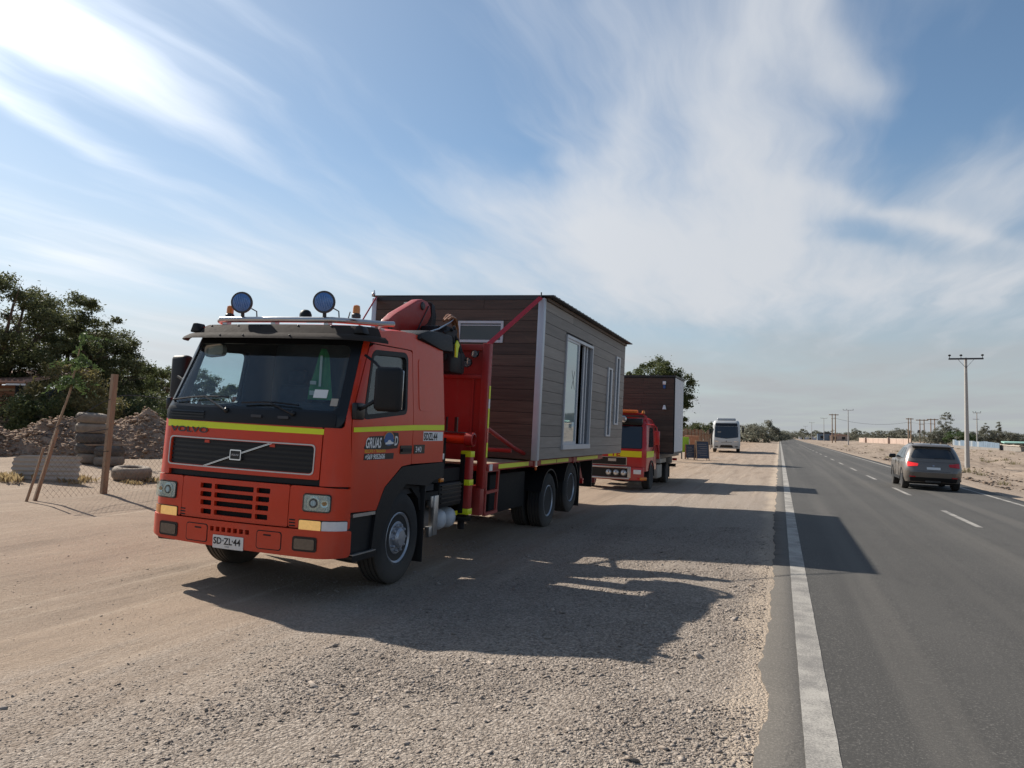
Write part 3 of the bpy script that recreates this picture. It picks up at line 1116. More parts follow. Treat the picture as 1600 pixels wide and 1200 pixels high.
        for (cs, rr_, w_, mt_) in ((.945, .072, .026, CHROME), (.945, .050, .029, STEELD), (.945, .030, .032, WHITEPL), (1.06, .040, .026, CHROME), (1.06, .022, .029, AMBER)):
            skin('bowl', m([(cs + rr_ * math.cos(a_ * math.pi / 8), 1.02 + rr_ * math.sin(a_ * math.pi / 8)) for a_ in range(16)]), CAB, mt_, hl, (), .020, w_, ds=.2, dz=.3)
        skin('lens', m(rrect(.832, .934, 1.118, 1.108, .03)), CAB, GLASS, hl, (), .040, .046)
        for q in range(9):
            s_ = .850 + q * .030
            skin('lens_rib', m(rrect(s_, .945, s_ + .005, 1.098, .002)), CAB, GLASS, hl, (), .046, .050, dz=.3)
        ti = skin('indicator', m(rrect(.785, .722, 1.305, .846, .02)), CAB, BLACKS, TR, (), .0, .016)
        skin('amber_lens', m(rrect(.795, .732, 1.035, .838, .015)), CAB, AMBERON, ti, (), .016, .024)
        skin('clear_lens', m(rrect(1.045, .732, 1.298, .838, .015)), CAB, WHITEPL if sg > 0 else AMBER, ti, (), .016, .024)
        for q in range(3):
            skin('vent_slit', m(rrect(.675, .765 + q * .03, .745, .778 + q * .03, .004)), CAB, BLACKP, TR, (), .008, .013)
    bump_o = rpoly([(-1.345, .56), (-1.0, .485), (1.0, .455), (1.345, .47), (1.345, .742), (-1.345, .742)], [.08, .1, .1, .06, .03, .03])
    slots = [rrect(-.285 + q * .076, .632, -.235 + q * .076, .682, .008) for q in range(7)]
    bp = skin('bumper', bump_o, CAB, RED, TR, slots, -.05, .035)
    skin('bumper_backing', rrect(-.5, .55, .5, .72, .01), CAB, CHASS, TR, (), -.07, -.05)
    for sg in (1, -1):
        m = (lambda q: q) if sg > 0 else mir
        f = skin('fog_lamp', m(rrect(.742, .520, 1.012, .672, .03)), CAB, BLACKS, bp, (), .033, .043)
        skin('fog_lens', m(rrect(.765, .542, .990, .650, .02)), CAB, DULLLAMP, bp, (), .043, .050)
        fl = rrect(.325, .512, .605, .688, .03)
        skin('tow_cover', m(fl), CAB, RED, bp, (), .035, .040)
        skin('cover_line', m(rrect(.315, .502, .615, .698, .035)), CAB, BLACKP, bp, [m(rrect(.325, .512, .605, .688, .03))], .034, .0365)
        skin('cover_latch', m(rrect(.40, .645, .49, .660, .006)), CAB, BLACKP, bp, (), .04, .044)
    pl = skin('number_plate', rrect(-.232, .458, .162, .597, .008), CAB, PLATEW, TR, (), .038, .044)
    text_mesh('plate_text', 'SD', .098, CAB, INKK, pl, (-.222, .505), .0455, xs=.95, bold=.002)
    text_mesh('plate_text', 'ZL', .098, CAB, INKK, pl, (-.082, .505), .0455, xs=.95, bold=.002)
    text_mesh('plate_text', '44', .098, CAB, INKK, pl, (.038, .505), .0455, xs=.95, bold=.002)
    text_mesh('plate_text', 'CHILE', .022, CAB, INKK, pl, (-.07, .475), .0455)
    for s_ in (-.093, .027):
        skin('plate_dot', rrect(s_ - .006, .535, s_ + .006, .555, .004), CAB, INKK, pl, (), .044, .0455)
    # windscreen -----------------------------------------------------------
    ws_out = rpoly([(-1.195, 1.80), (1.198, 1.80), (1.198, 2.90), (-1.195, 2.90)], [.1, .14, .04, .04])
    ws_in = rpoly([(-1.10, 1.985), (1.10, 1.975), (1.09, 2.70), (-1.09, 2.70)], .08)
    skin('windscreen_surround', ws_out, CAB, BLACKS, TR, [ws_in], -.04, .006)
    skin('windscreen', rpoly([(-1.13, 1.955), (1.13, 1.945), (1.12, 2.73), (-1.12, 2.73)], .08), CAB, GLASS, TR, (), -.016, -.010)
    cowl = skin('cowl', rrect(-1.10, 1.81, 1.10, 1.955, .03), CAB, BLACKP, TR, (), .006, .022)
    for q in range(3):
        skin('cowl_slit', rrect(-1.03, 1.835 + q * .03, -.52, 1.85 + q * .03, .004), CAB, BLACKS, cowl, (), .022, .028)
    for s_ in (.12, .45): skin('cowl_cap', rrect(s_, 1.87, s_ + .13, 1.90, .012), CAB, STEELD, cowl, (), .02, .036)
    def wiper(pv, tip, bl0, bl1):
        mb = MB()
        A = CAB(*pv, .05); B = CAB(*tip, .05)
        mb.tube([CAB(*pv, .02), A, B], [.02, .012, .008], 6)
        mb.tube([CAB(bl0[0] + (bl1[0] - bl0[0]) * q / 8, bl0[1] + (bl1[1] - bl0[1]) * q / 8 + .02 * math.sin(math.pi * q / 8), .035) for q in range(9)], .011, 6)
        mb.sphere(CAB(*pv, .03), .03, u=10, v=6)
        mb.build('wiper', BLACKS, TR)
    wiper((-.22, 1.93), (-.60, 2.08), (-1.06, 2.02), (-.25, 2.075))
    wiper((.62, 1.93), (.30, 2.04), (-.05, 2.02), (.66, 2.02))
    # sun visor across the top of the windscreen
    def VIS(u, v, w=0.0):
        prof = [(2.935, .012), (2.90, .045), (2.825, .095), (2.815, .155), (2.775, .205), (2.745, .215)]
        t = v * (len(prof) - 1); i = min(int(t), len(prof) - 2); f = t - i
        z = prof[i][0] * (1 - f) + prof[i + 1][0] * f; o = prof[i][1] * (1 - f) + prof[i + 1][1] * f
        return CAB(u, z, o + w)
    skin('sun_visor', [(-1.33, 0), (1.34, 0), (1.34, 1), (-1.33, 1)], VIS, VISOR, TR, (), -.012, 0, ds=.09, dz=.1, smooth=25)
    for u in (-1.0, -.55, -.2, .35, .8):
        MB().sphere(VIS(u, .12, .002), .013, u=8, v=6).build('visor_screw', BLACKS, TR)
    for u in (-.6, -.25, .4): MB().sphere(VIS(u, .78, .002), .011, u=8, v=6).build('visor_screw', BLACKS, TR)
    mb = MB(); p = VIS(-1.16, .3); mb.prism([(p.x - .07, p.z - .03), (p.x + .07, p.z - .03), (p.x + .03, p.z + .08), (p.x - .03, p.z + .08)], 'Y', p.y - .09, p.y + .05, .015)
    mb.build('clearance_lamp', BLACKP, TR)
    mb = MB(); p = VIS(1.16, .3); mb.prism([(p.x - .07, p.z - .03), (p.x + .07, p.z - .03), (p.x + .03, p.z + .06), (p.x - .03, p.z + .06)], 'Y', p.y - .09, p.y + .05, .015)
    mb.build('clearance_lamp', BLACKP, TR)
    # roof, rear wall, floor --------------------------------------------------
    def ROOF(u, v, w=0.0):
        y = -.90 + v * (1.09 + .90)
        ez = float(np.interp(y, [-.9, -.75, .26, .8, 1.09], [2.90, 2.905, 2.985, 2.96, 2.90]))
        hw = wzf(2.95) + .003
        k = abs(u)
        cr = .085 * (1 - k ** 4) * float(np.interp(y, [-.9, -.5, .8, 1.09], [.35, .9, 1.0, .6]))
        yy = y - .045 * (1 - k * k) * max(0, 1 - v * 4)
        return Vector((u * hw * (1 - .018 * k ** 6), yy, ez + cr + w))
    skin('roof', rrect(-1, 0, 1, 1, .06), ROOF, RED, TR, (), -.03, 0.0, ds=.1, dz=.08)
    MB().b6(-1.14, 1.14, 1.03, 1.08, 1.36, 2.93).build('rear_wall', RED, TR)
    MB().b6(-1.16, 1.16, -1.1, 1.02, 1.02, 1.10).build('cab_floor', DARKINT, TR)
    # interior
    mb = MB()
    mb.prism([(-1.30, 1.86), (-1.18, 1.965), (-.95, 1.985), (-.80, 1.93), (-.72, 1.78), (-.75, 1.35), (-1.25, 1.35)], 'X', -1.12, 1.12, .02)
    mb.b6(.28, .85, -.98, -.76, 1.95, 2.06, .03)
    mb.build('dashboard', DARKINT, TR)
    for x in (.60, -.60):
        mb = MB()
        mb.box((x, .02, 1.55), (.5, .5, .16), bev=.05).box((x, .32, 1.95), (.48, .14, .72), rot=(R(-8), 0, 0), bev=.06).box((x, .38, 2.42), (.27, .10, .18), bev=.04)
        mb.b6(x - .2, x + .2, -.15, .2, 1.1, 1.48)
        mb.build('seat', SEATM, TR)
    MB().b6(-1.13, 1.13, .55, .58, 1.15, 2.92).build('bunk_curtain', CURT, TR)
    mb = MB(); mb.lathe([(.225, -.012), (.245, 0), (.225, .012), (.205, 0)], (0, 0, 0), 'Z', 28)
    mb.box((0, 0, 0), (.42, .05, .02)).box((0, -.1, 0), (.05, .2, .02)).sphere((0, 0, .01), .07, 1, 1, .4)
    mb.build('steering_wheel', BLACKP, TR, loc=(.60, -.58, 2.02), rot=(R(32), 0, 0))
    # interior mirror / round convex mirror seen through the windscreen
    mb = MB(); mb.box((-.78, -1.0, 2.615), (.26, .03, .14), rot=(0, R(-6), 0), bev=.05, seg=3)
    mb.build('kerb_mirror', SHEET, TR)
    # roof bar with its lamps
    mb = MB()
    mb.tube([(-.93, -.72, 2.985), (-.92, -.80, 2.995), (-.86, -.86, 3.0), (0, -.88, 3.0), (.68, -.86, 3.0), (.80, -.80, 3.0), (1.02, -.34, 3.03), (1.08, -.18, 3.05)], .034, 10)
    for x, y in ((-.8, -.84), (-.1, -.86), (.6, -.84), (1.0, -.36)): mb.b6(x - .03, x + .03, y - .02, y + .06, 2.90, 2.98)
    mb.build('roof_bar', ALU, TR)
    for x in (-.53, .59):
        mb = MB()
        mb.lathe([(.02, .10), (.07, .085), (.105, .05), (.122, .0), (.128, -.02), (.125, -.035), (.112, -.035)], (0, 0, 0), 'Y', 28)
        mb.mi = 0
        mb.tube([(0, .02, -.12), (0, .03, -.185)], .022, 8).tube([(.09, .05, -.06), (.15, .06, -.09), (.16, .05, -.17)], .008, 6)
        sl = mb.build('spot_lamp', STEELD, TR, loc=(x, -.90, 3.195), rot=(R(4), 0, R(20)))
        ln = MB().lathe([(.002, -.052), (.06, -.047), (.10, -.038), (.112, -.030), (.112, -.02), (.002, -.02)], (0, 0, 0), 'Y', 28).build('lamp_cover', BLUEL, sl)
        mb = MB()
        for q in range(-3, 4): mb.bar((q * .026 + .02, -.055, -.08 + abs(q) * .012), (q * .026 - .02, -.055, .08 - abs(q) * .012), .004, .004)
        mb.build('cover_rib', P('cover rib blue', (.20, .34, .60), .3) if x < 0 else MATS['cover rib blue'], sl)
    for x in (-.825, .915):
        bc = MB().lathe([(.052, 0), (.052, .035), (.042, .045), (.042, .05)], (0, 0, 0), 'Z', 18).build('beacon', STEELD, TR, loc=(x, -.75, 3.04))
        MB().lathe([(.041, .046), (.041, .10), (.036, .135), (.02, .145), (.003, .146)], (0, 0, 0), 'Z', 18).build('beacon_dome', AMBER, bc)
    MB().lathe([(.07, 0), (.07, .04), (.055, .075), (.03, .092), (.003, .094)], (.245, -.75, 3.04), 'Z', 18).build('antenna_dome', BLACKP, TR)
    MB().tube([(.78, -.7, 3.03), (.79, -.68, 3.12)], [.008, .006], 6).build('antenna', STEELD, TR)
    # mirrors ---------------------------------------------------------------
    for sg in (1, -1):
        mb = MB()
        if sg > 0:
            mb.box((1.575, -1.10, 2.235), (.30, .13, .47), rot=(0, 0, R(8)), bev=.055, seg=3)
        else:
            mb.box((-1.44, -.80, 2.24), (.26, .15, .66), rot=(0, 0, R(-8)), bev=.055, seg=3)
        mr = mb.build('mirror', BLACKP, TR)
        mb = MB()
        if sg > 0:
            mb.tube([(1.22, -1.12, 2.0), (1.34, -1.16, 2.04), (1.44, -1.10, 2.12)], .022, 8)
            mb.b6(1.20, 1.27, -1.20, -1.02, 1.90, 2.08, .02)
            MB().tube([(1.2, -.98, 2.60), (1.35, -1.02, 2.52), (1.47, -1.08, 2.44)], .016, 8).build('mirror_stay', BLACKS, mr)
        else:
            mb.tube([(-1.22, -1.12, 1.98), (-1.36, -1.02, 2.0), (-1.42, -.82, 2.0)], .02, 8)
            MB().tube([(-1.2, -1.0, 2.25), (-1.34, -.96, 2.3), (-1.42, -.82, 2.3)], .016, 8).build('mirror_stay', BLACKS, mr)
            mb.b6(-1.27, -1.20, -1.20, -1.02, 1.90, 2.05, .02)
        mb.build('mirror_arm', BLACKS, mr)
        s2 = MB()
        if sg > 0: s2.box((1.575, -1.03, 2.235), (.25, .012, .41), rot=(0, 0, R(8)), bev=.004)
        else: s2.box((-1.44, -.72, 2.24), (.21, .012, .60), rot=(0, 0, R(-8)), bev=.004)
        s2.build('mirror_glass', CHROME, mr)
    # side stripes and lettering ---------------------------------------------
    for sg in (1, -1):
        m = (lambda q: q) if sg > 0 else mir
        skin('yellow_stripe', m([(1.300, 1.768), (2.64, 1.802), (3.545, 1.812), (3.54, 1.882), (2.635, 1.866), (1.297, 1.817)]), CAB, YELLOW, TR, (), .008, .012)
    sp = skin('registration_panel', [(2.945, 1.672), (3.525, 1.672), (3.52, 1.79), (2.945, 1.79)], CAB, INKW, TR, (), .003, .007)
    text_mesh('registration_text', 'SDZL44', .125, CAB, INKK, sp, (2.955, 1.685), .0085, xs=.95, bold=.004)
    nb = skin('power_badge', rrect(2.70, 1.516, 2.995, 1.626, .01), CAB, BLACKS, TR, (), .003, .010)
    text_mesh('power_text', '340', .098, CAB, INKW, nb, (2.735, 1.536), .0115, xs=1.15, bold=.001)
    lg = skin('company_decal', rpoly([(1.50, 1.588), (1.62, 1.725), (1.98, 1.735), (2.10, 1.775), (2.28, 1.77), (2.31, 1.66), (2.27, 1.59), (2.02, 1.578)], .02), CAB, INKK, TR, (), .004, .007)
    text_mesh('company_text', 'GRUAS', .155, CAB, INKW, lg, (1.535, 1.602), .0085, xs=.70, shear=.18, bold=.004)
    text_mesh('company_text', 'D', .15, CAB, INKW, lg, (2.19, 1.625), .0085, xs=.75, shear=.15, bold=.004)
    skin('globe_print', [(2.06 + .115 * math.cos(a), 1.695 + .075 * math.sin(a)) for a in [k * math.pi / 10 for k in range(20)]], CAB, INKB, lg, (), .007, .0082)
    arcp = [(2.06 + .125 * math.cos(a), 1.70 + .083 * math.sin(a)) for a in [math.pi * k / 10 for k in range(11)]] + [(2.06 + .112 * math.cos(a), 1.70 + .072 * math.sin(a)) for a in [math.pi * k / 10 for k in range(10, -1, -1)]]
    skin('globe_arc', arcp, CAB, INKO, lg, (), .0075, .0090)
    skin('car_print', [(1.98, 1.635), (2.17, 1.640), (2.17, 1.66), (2.12, 1.665), (2.09, 1.685), (2.05, 1.685), (2.02, 1.66), (1.98, 1.655)], CAB, INKW, lg, (), .008, .0094)
    text_mesh('company_text', 'RESCATE Y TRASLADO', .046, CAB, YELLOWF, TR, (1.535, 1.548), .006, xs=.98)
    ph = skin('phone_decal', [(1.525, 1.468), (2.19, 1.468), (2.20, 1.536), (1.53, 1.536)], CAB, INKK, TR, (), .004, .0065)
    text_mesh('phone_text', '+569 9052606', .075, CAB, INKW, ph, (1.545, 1.477), .008, xs=1.0, shear=.12, bold=.002)
    # plastic wheel arch and step
    arch = rpoly([(1.875, .90), (2.03, 1.145), (2.43, 1.368), (3.60, 1.39), (3.615, 1.19), (3.35, 1.17), (3.18, 1.10), (2.55, 1.16), (2.28, 1.0), (2.08, .72), (1.97, .45), (1.80, .45)], [.02, .08, .08, .02, .04, .04, .05, .1, .1, .1, .02, .02])
    for sg in (1, -1):
        m = (lambda q: q) if sg > 0 else mir
        skin('wheel_arch', m(arch), CAB, BLACKP, TR, (), -.06, .008)
        skin('step_panel', m(rpoly([(1.355, .445), (1.84, .445), (1.86, .89), (1.355, .91)], .02)), CAB, BLACKP, TR, (), -.20, -.03)
        skin('step', m(rrect(1.352, .41, 1.84, .475, .02)), CAB, BLACKS, TR, (), -.16, .05)
        skin('step_edge', m(rrect(1.36, .475, 1.83, .488, .004)), CAB, ALU, TR, (), .015, .05)
        skin('door_sill', m([(1.40, .868), (1.86, .862), (1.86, .898), (1.40, .904)]), CAB, ALU, TR, (), -.03, .006)
        mb = MB()
        mb.prism([(-.62, .95), (-.40, 1.10), (-.1, 1.20), (.35, 1.16), (.55, 1.02), (.62, .8), (.55, .8), (.5, .95), (.3, 1.09), (-.1, 1.12), (-.35, 1.03), (-.55, .9)], 'X', sg * .82, sg * 1.20)
        mb.build('inner_arch', CHASS, TR)
        MB().box((sg * 1.03, .62, .64), (.42, .025, .98), bev=.008).build('mudflap', BLACKP, TR)


cab()


def tyre_prof(r, w, rim=.29):
    h = w / 2
    p = [(rim, -h * .78), (rim + .03, -h * .96), ((r + rim) / 2, -h), (r - .05, -h * .95), (r - .012, -h * .82), (r, -h * .74)]
    for q in (-.42, -.14, .14, .42):
        c = q * h * 1.3
        p += [(r, c - .010), (r - .014, c - .007), (r - .014, c + .007), (r, c + .010)]
    p += [(r, h * .74), (r - .012, h * .82), (r - .05, h * .95), ((r + rim) / 2, h), (rim + .03, h * .96), (rim, h * .78)]
    return p


def wheel(parent, x, y, z, side=1, r=.53, w=.31, style='front'):
    """side +1: outer face towards +X. x is the tyre centre plane"""
    mb = MB()
    mb.lathe(tyre_prof(r, w), (0, 0, 0), 'X', 56)
    ty = mb.build('tyre', RUBBER, parent, smooth=30)
    ty.location = (x, y, z)
    h = w / 2
    mb = MB()
    if style == 'front':
        pr = [(.295, h * .70), (.302, h * .86), (.292, h * .90), (.272, h * .80), (.264, h * .52), (.255, h * .44), (.240, h * .46), (.20, h * .74), (.182, h * .82), (.118, h * .80), (.115, h * 1.05), (.09, h * 1.22), (.002, h * 1.25)]
        mb.lathe(pr, (0, 0, 0), 'X', 40, sign=side)
        for k in range(10):
            a = 2 * math.pi * k / 10
            mb.lathe([(.021, h * .78), (.021, h * .98), (.012, h * 1.08), (.001, h * 1.08)], (0, .150 * math.cos(a), .150 * math.sin(a)), 'X', 6, sign=side)
        for k in range(10):
            a = 2 * math.pi * (k + .5) / 10
            mb.lathe([(.013, h * .98), (.013, h * 1.12), (.001, h * 1.13)], (0, .098 * math.cos(a), .098 * math.sin(a)), 'X', 6, sign=side)
        rim = mb.build('rim', RIM, ty)
        mb = MB()
        for k in range(10):
            a = 2 * math.pi * (k + .25) / 10
            c = Vector((side * h * .545, .228 * math.cos(a), .228 * math.sin(a)))
            mb.sphere(c, .021, .7, 1, 1, 10, 6)
        mb.build('hand_hole', BLACKS, ty)
    else:
        dark = style == 'tag'
        pr = [(.295, h * .70), (.302, h * .88), (.292, h * .92), (.275, h * .80), (.262, h * .2), (.252, -h * .6), (.225, -h * .75), (.19, -h * .85), (.13, -h * .85), (.125, h * .1), (.10, h * .32), (.002, h * .35)]
        mb.lathe(pr, (0, 0, 0), 'X', 40, sign=side)
        for k in range(10):
            a = 2 * math.pi * k / 10
            mb.lathe([(.024, -h * .85), (.024, -h * .5), (.001, -h * .45)], (0, .165 * math.cos(a), .165 * math.sin(a)), 'X', 6, sign=side)
        mb.build('rim', [RIM], ty)
        if dark:
            mb = MB()
            mb.lathe([(.27, h * .3), (.262, h * .32), (.25, -h * .5), (.18, -h * .8), (.12, -h * .8), (.11, h * .15), (.002, h * .4), (.002, h * .3)], (0, 0, 0), 'X', 36, sign=side)
            for k in range(10):
                a = 2 * math.pi * k / 10
                mb.lathe([(.026, -h * .85), (.026, -h * .25), (.001, -h * .2)], (0, .185 * math.cos(a), .185 * math.sin(a)), 'X', 6, sign=side)
            mb.build('hub_cover', STEELD, ty)
    return ty


def chassis():
    for sg in (1, -1):
        wheel(TR, sg * 1.075, 0, .525, sg, .535, .31, 'front')
        wheel(TR, sg * 1.075, 6.15, .50, sg, .525, .30, 'drive')
        wheel(TR, sg * .745, 6.15, .50, sg, .525, .30, 'drive')
        wheel(TR, sg * 1.07, 7.72, .665, sg, .525, .34, 'tag')
        mb = MB(); mb.b6(sg * .38, sg * .46, -1.1, 10.2, .78, 1.04)
        mb.build('chassis_rail', CHASS, TR)
        MB().box((sg * 1.04, 8.35, .70), (.42, .025, .95), bev=.008).build('mudflap', BLACKP, TR)
        mb = MB()
        for yc, zc in ((6.15, .52), (7.72, .66)):
            pts = [(yc + .60 * math.cos(a), zc + .60 * math.sin(a)) for a in [math.pi * (.10 + .8 * k / 10) for k in range(11)]]
            pts += [(yc + .575 * math.cos(a), zc + .575 * math.sin(a)) for a in [math.pi * (.10 + .8 * k / 10) for k in range(10, -1, -1)]]
            mb.prism(pts, 'X', sg * .60, sg * 1.235)
        mb.build('mudguard', BLACKP, TR)
    for y in (0, 6.15, 7.72): MB().tube([(-.95, y, .52), (.95, y, .52)], .085, 10).build('axle', CHASS, TR)
    MB().sphere((0, 6.15, .52), .24, 1, 1, 1, 14, 8).build('differential', CHASS, TR)
    mb = MB(); mb.b6(-.36, .36, -1.15, .85, .48, 1.0, .05).b6(-.55, .55, -1.2, -1.0, .55, 1.15).b6(-.36, .36, .9, 2.2, .55, .9)
    mb.build('engine_block', CHASS, TR)
    mb = MB(); mb.b6(-.7, .7, 5.2, 5.5, .6, 1.0).b6(-.35, .35, 2.4, 5.3, .6, .85).b6(-1.0, 1.0, 3.5, 5.3, .45, 1.1, .03)
    mb.build('underframe_gear', CHASS, TR)
    # battery box, air tanks, treads on the near side
    bb = MB(); bb.b6(.55, 1.16, 1.22, 1.97, .76, 1.09, .03)
    b = bb.build('battery_box', BLACKP, TR)
    mb = MB()
    for z in (.82, .88, .94, 1.0): mb.b6(1.155, 1.175, 1.26, 1.93, z, z + .018)
    mb.b6(1.15, 1.18, 1.25, 1.95, 1.045, 1.06)
    mb.build('box_rib', BLACKS, b)
    for y in (1.535, 1.85):
        MB().lathe([(.003, .12), (.06, .115), (.11, .09), (.14, .04), (.147, 0), (.147, -.7), (.10, -.78), (.003, -.8)], (1.0, y, .575), 'X', 24).build('air_tank', TANKW, TR)
    MB().b6(1.085, 1.10, 1.90, 2.0, .60, .66).build('tank_sticker', YELLOWF, TR)
    mb = MB(); mb.b6(1.12, 1.20, 1.0, 1.12, .43, .95, .006).b6(1.12, 1.19, .92, .985, .80, .945, .005).b6(1.12, 1.19, .90, .985, .42, .55, .005)
    mb.build('tread_plate', ALU, TR)
    MB().b6(.9, 1.17, .78, 1.15, .90, 1.0).build('tread_bracket', CHASS, TR)
    MB().b6(1.185, 1.225, 1.09, 1.20, 1.12, 1.175, .012).build('side_marker', AMBER, TR)
    MB().b6(1.17, 1.20, 1.14, 1.22, 1.42, 1.50, .006).build('side_reflector', WHITEPL, TR)
    mb = MB(); mb.b6(.5, 1.1, 1.12, 2.0, 1.1, 1.28).b6(.3, 1.0, 1.2, 1.7, 1.25, 1.7)
    mb.build('air_filter', CHASS, TR)
    for y in (1.28, 1.4):
        MB().tube([(.95, y, 1.2), (.97, y + .02, 1.55)], .035, 8).build('red_canister', RED, TR)
    # far side fuel tank
    MB().box((-.92, 1.7, .72), (.55, 1.0, .5), bev=.09, seg=3).build('fuel_tank', ALU, TR)
    MB().box((-.92, 3.6, .78), (.5, 1.2, .5), bev=.05).build('tool_box', BLACKP, TR)


chassis()


def crane_and_deck():
    # outrigger leg with yellow bands
    leg = MB().b6(1.07, 1.22, 2.09, 2.235, .60, 1.50, .02).build('outrigger_leg', RED2, TR)
    for z in (.60, 1.02, 1.43):
        MB().b6(1.065, 1.225, 2.085, 2.24, z, z + .085, .006).build('leg_band', YELLOW, leg)
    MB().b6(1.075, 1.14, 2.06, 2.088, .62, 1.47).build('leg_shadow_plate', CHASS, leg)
    MB().lathe([(.05, 0), (.05, .12), (.14, .13), (.15, .17), (.02, .17)], (1.14, 2.05, .40), 'Z', 18).build('outrigger_foot', CHASS, leg)
    legf = MB().b6(-1.22, -1.07, 2.09, 2.235, .60, 1.50, .02).build('outrigger_leg', RED2, TR)
    MB().lathe([(.05, 0), (.05, .12), (.14, .13), (.15, .17), (.02, .17)], (-1.14, 2.16, .40), 'Z', 18).build('outrigger_foot', CHASS, legf)
    mb = MB(); mb.lathe([(.002, -1.2), (.072, -1.2), (.072, 1.2), (.055, 1.2), (.05, 1.12), (.002, 1.12)], (.08, 1.86, 1.69), 'X', 22)
    mb.build('outrigger_beam', RED, TR)
    mb = MB(); mb.lathe([(.085, 1.15), (.10, 1.16), (.10, 1.27), (.075, 1.28), (.065, 1.2)], (.08, 1.86, 1.69), 'X', 22).build('beam_collar', RED2, TR)
    MB().b6(.62, 1.22, 1.80, 1.92, 1.775, 1.79).build('beam_tray', STEELD, TR)
    for xa, xb, zt in ((.80, .84, 2.02), (.88, .90, 2.0), (1.02, 1.06, 2.0)): MB().b6(xa, xb, 1.9, 1.94, 1.785, zt).build('control_lever', BLACKS, TR)
    # crane column and folded boom
    mb = MB(); mb.b6(-.12, .36, 1.62, 2.12, 1.0, 1.7, .03).lathe([(.22, 0), (.22, .5), (.18, .55), (.18, 1.45), (.21, 1.5), (.21, 1.62)], (.12, 1.87, 1.6), 'Z', 24)
    mb.build('crane_column', RED2, TR)
    boom = MB().prism([(.62, 3.07), (.72, 3.24), (.90, 3.35), (1.53, 3.64), (1.66, 3.67), (1.82, 3.66), (1.93, 3.60), (1.97, 3.48), (1.88, 3.36), (1.55, 3.15), (1.0, 3.05)], 'X', .40, .52, .012).build('crane_boom', RED2, TR)
    MB().lathe([(.06, 0), (.06, .29), (.045, .305), (.002, .305)], (.24, 1.66, 3.57), 'X', 18).build('boom_pin', STEELD, boom)
    mb = MB(); mb.bar((.525, 1.86, 3.60), (.525, 1.50, 3.16), .012, .016, (1, 0, 0)); mb.build('boom_seam', STEELD, boom)
    for sl in ([(.70, 3.10), (.80, 3.10), (.80, 3.17), (.70, 3.17)], [(1.30, 3.08), (1.40, 3.10), (1.40, 3.17), (1.30, 3.15)]): MB().prism(sl, 'X', .515, .535).build('boom_slot', BLACKS, boom)
    mb = MB(); mb.prism([(1.98, 3.69), (2.12, 3.66), (2.2, 3.5), (2.18, 3.25), (2.10, 3.1), (1.98, 3.12), (2.03, 3.3), (2.05, 3.48)], 'X', .28, .5, .02)
    mb.build('boom_knuckle', BLACKP, TR)
    # hoses and valve gear packed behind the cab
    rr = random.Random(5)
    mb = MB()
    mb.b6(.55, .98, 1.55, 1.95, 2.78, 3.28, .04).b6(.62, 1.05, 1.60, 2.12, 2.62, 2.95, .05).b6(.45, .85, 1.9, 2.2, 2.9, 3.3, .05)
    mb.build('valve_block', BLACKP, TR)
    mb = MB()
    for k in range(16):
        x0 = rr.uniform(.55, 1.0); y0 = rr.uniform(1.45, 1.8); z0 = rr.uniform(2.95, 3.25)
        x1 = x0 + rr.uniform(-.05, .12); y1 = rr.uniform(1.95, 2.25); z1 = rr.uniform(2.6, 2.9)
        top = rr.uniform(3.25, 3.5)
        pts = []
        for i in range(9):
            t = i / 8
            pts.append((x0 + (x1 - x0) * t + .03 * math.sin(5 * t + k), y0 + (y1 - y0) * t, (1 - t) ** 2 * z0 + 2 * t * (1 - t) * (top * 1.15 - .15 * z1) + t * t * z1))
        mb.tube(pts, rr.uniform(.014, .024), 6)
    mb.build('hydraulic_hose', BLACKP, TR)
    mb = MB()
    for k in range(7):
        pts = []
        a0 = rr.uniform(0, 6)
        for i in range(10):
            t = i / 9
            pts.append((.86 + .06 * k / 6 + .03 * math.sin(4 * t + a0), 1.66 + .52 * t + .02 * math.sin(9 * t + a0), 3.36 + .12 * math.sin(t * 2.6) - (t ** 4) * (.30 + .05 * k) + .02 * math.sin(11 * t + a0)))
        mb.tube(pts, rr.uniform(.012, .022), 6)
    mb.build('brown_hose', COPPER, TR)
    mb = MB(); mb.tube([(.95, 1.05, 3.12), (.95, 1.35, 3.2), (.95, 1.7, 3.34), (.92, 1.9, 3.42)], .011, 6)
    mb.build('steel_pipe', ALU, TR)
    vt = MB(); vt.prism([(1.64, 2.84), (1.70, 2.84), (1.72, 2.97), (1.76, 3.02), (1.68, 3.08), (1.63, 3.02)], 'X', 1.08, 1.10); vt.build('warning_tag', YELLOW, TR)
    # roof corner air deflector
    df = MB().prism([(.30, 2.93), (.36, 3.02), (.55, 3.075), (.95, 3.10), (1.30, 3.10), (1.38, 2.86), (1.0, 2.87)], 'X', .78, 1.19, .03).build('air_deflector', BLACKP, TR)
    MB().prism([(.30, 2.93), (.36, 3.02), (.55, 3.075), (.95, 3.10), (1.30, 3.10), (1.38, 2.86), (1.0, 2.87)], 'X', -1.19, -.78, .03).build('air_deflector', BLACKP, TR)
    # headboard
    hb = MB().b6(-1.17, 1.17, 2.555, 2.585, 1.36, 3.06).build('headboard', RED2, TR)
    for x in (1.21, -1.21):
        MB().b6(x - .055, x + .055, 2.50, 2.64, .95 if x > 0 else 1.3, 3.14, .008).build('headboard_post', RED2, hb)
    MB().b6(-1.15, 1.15, 2.51, 2.63, 3.03, 3.12, .006).build('headboard_rail', RED2, hb)
    MB().b6(-1.15, 1.15, 2.515, 2.60, 2.60, 2.66, .004).build('headboard_rail', RED2, hb)
    MB().b6(1.0, 1.03, 2.53, 2.56, 1.36, 2.60).build('headboard_rib', RED2, hb)
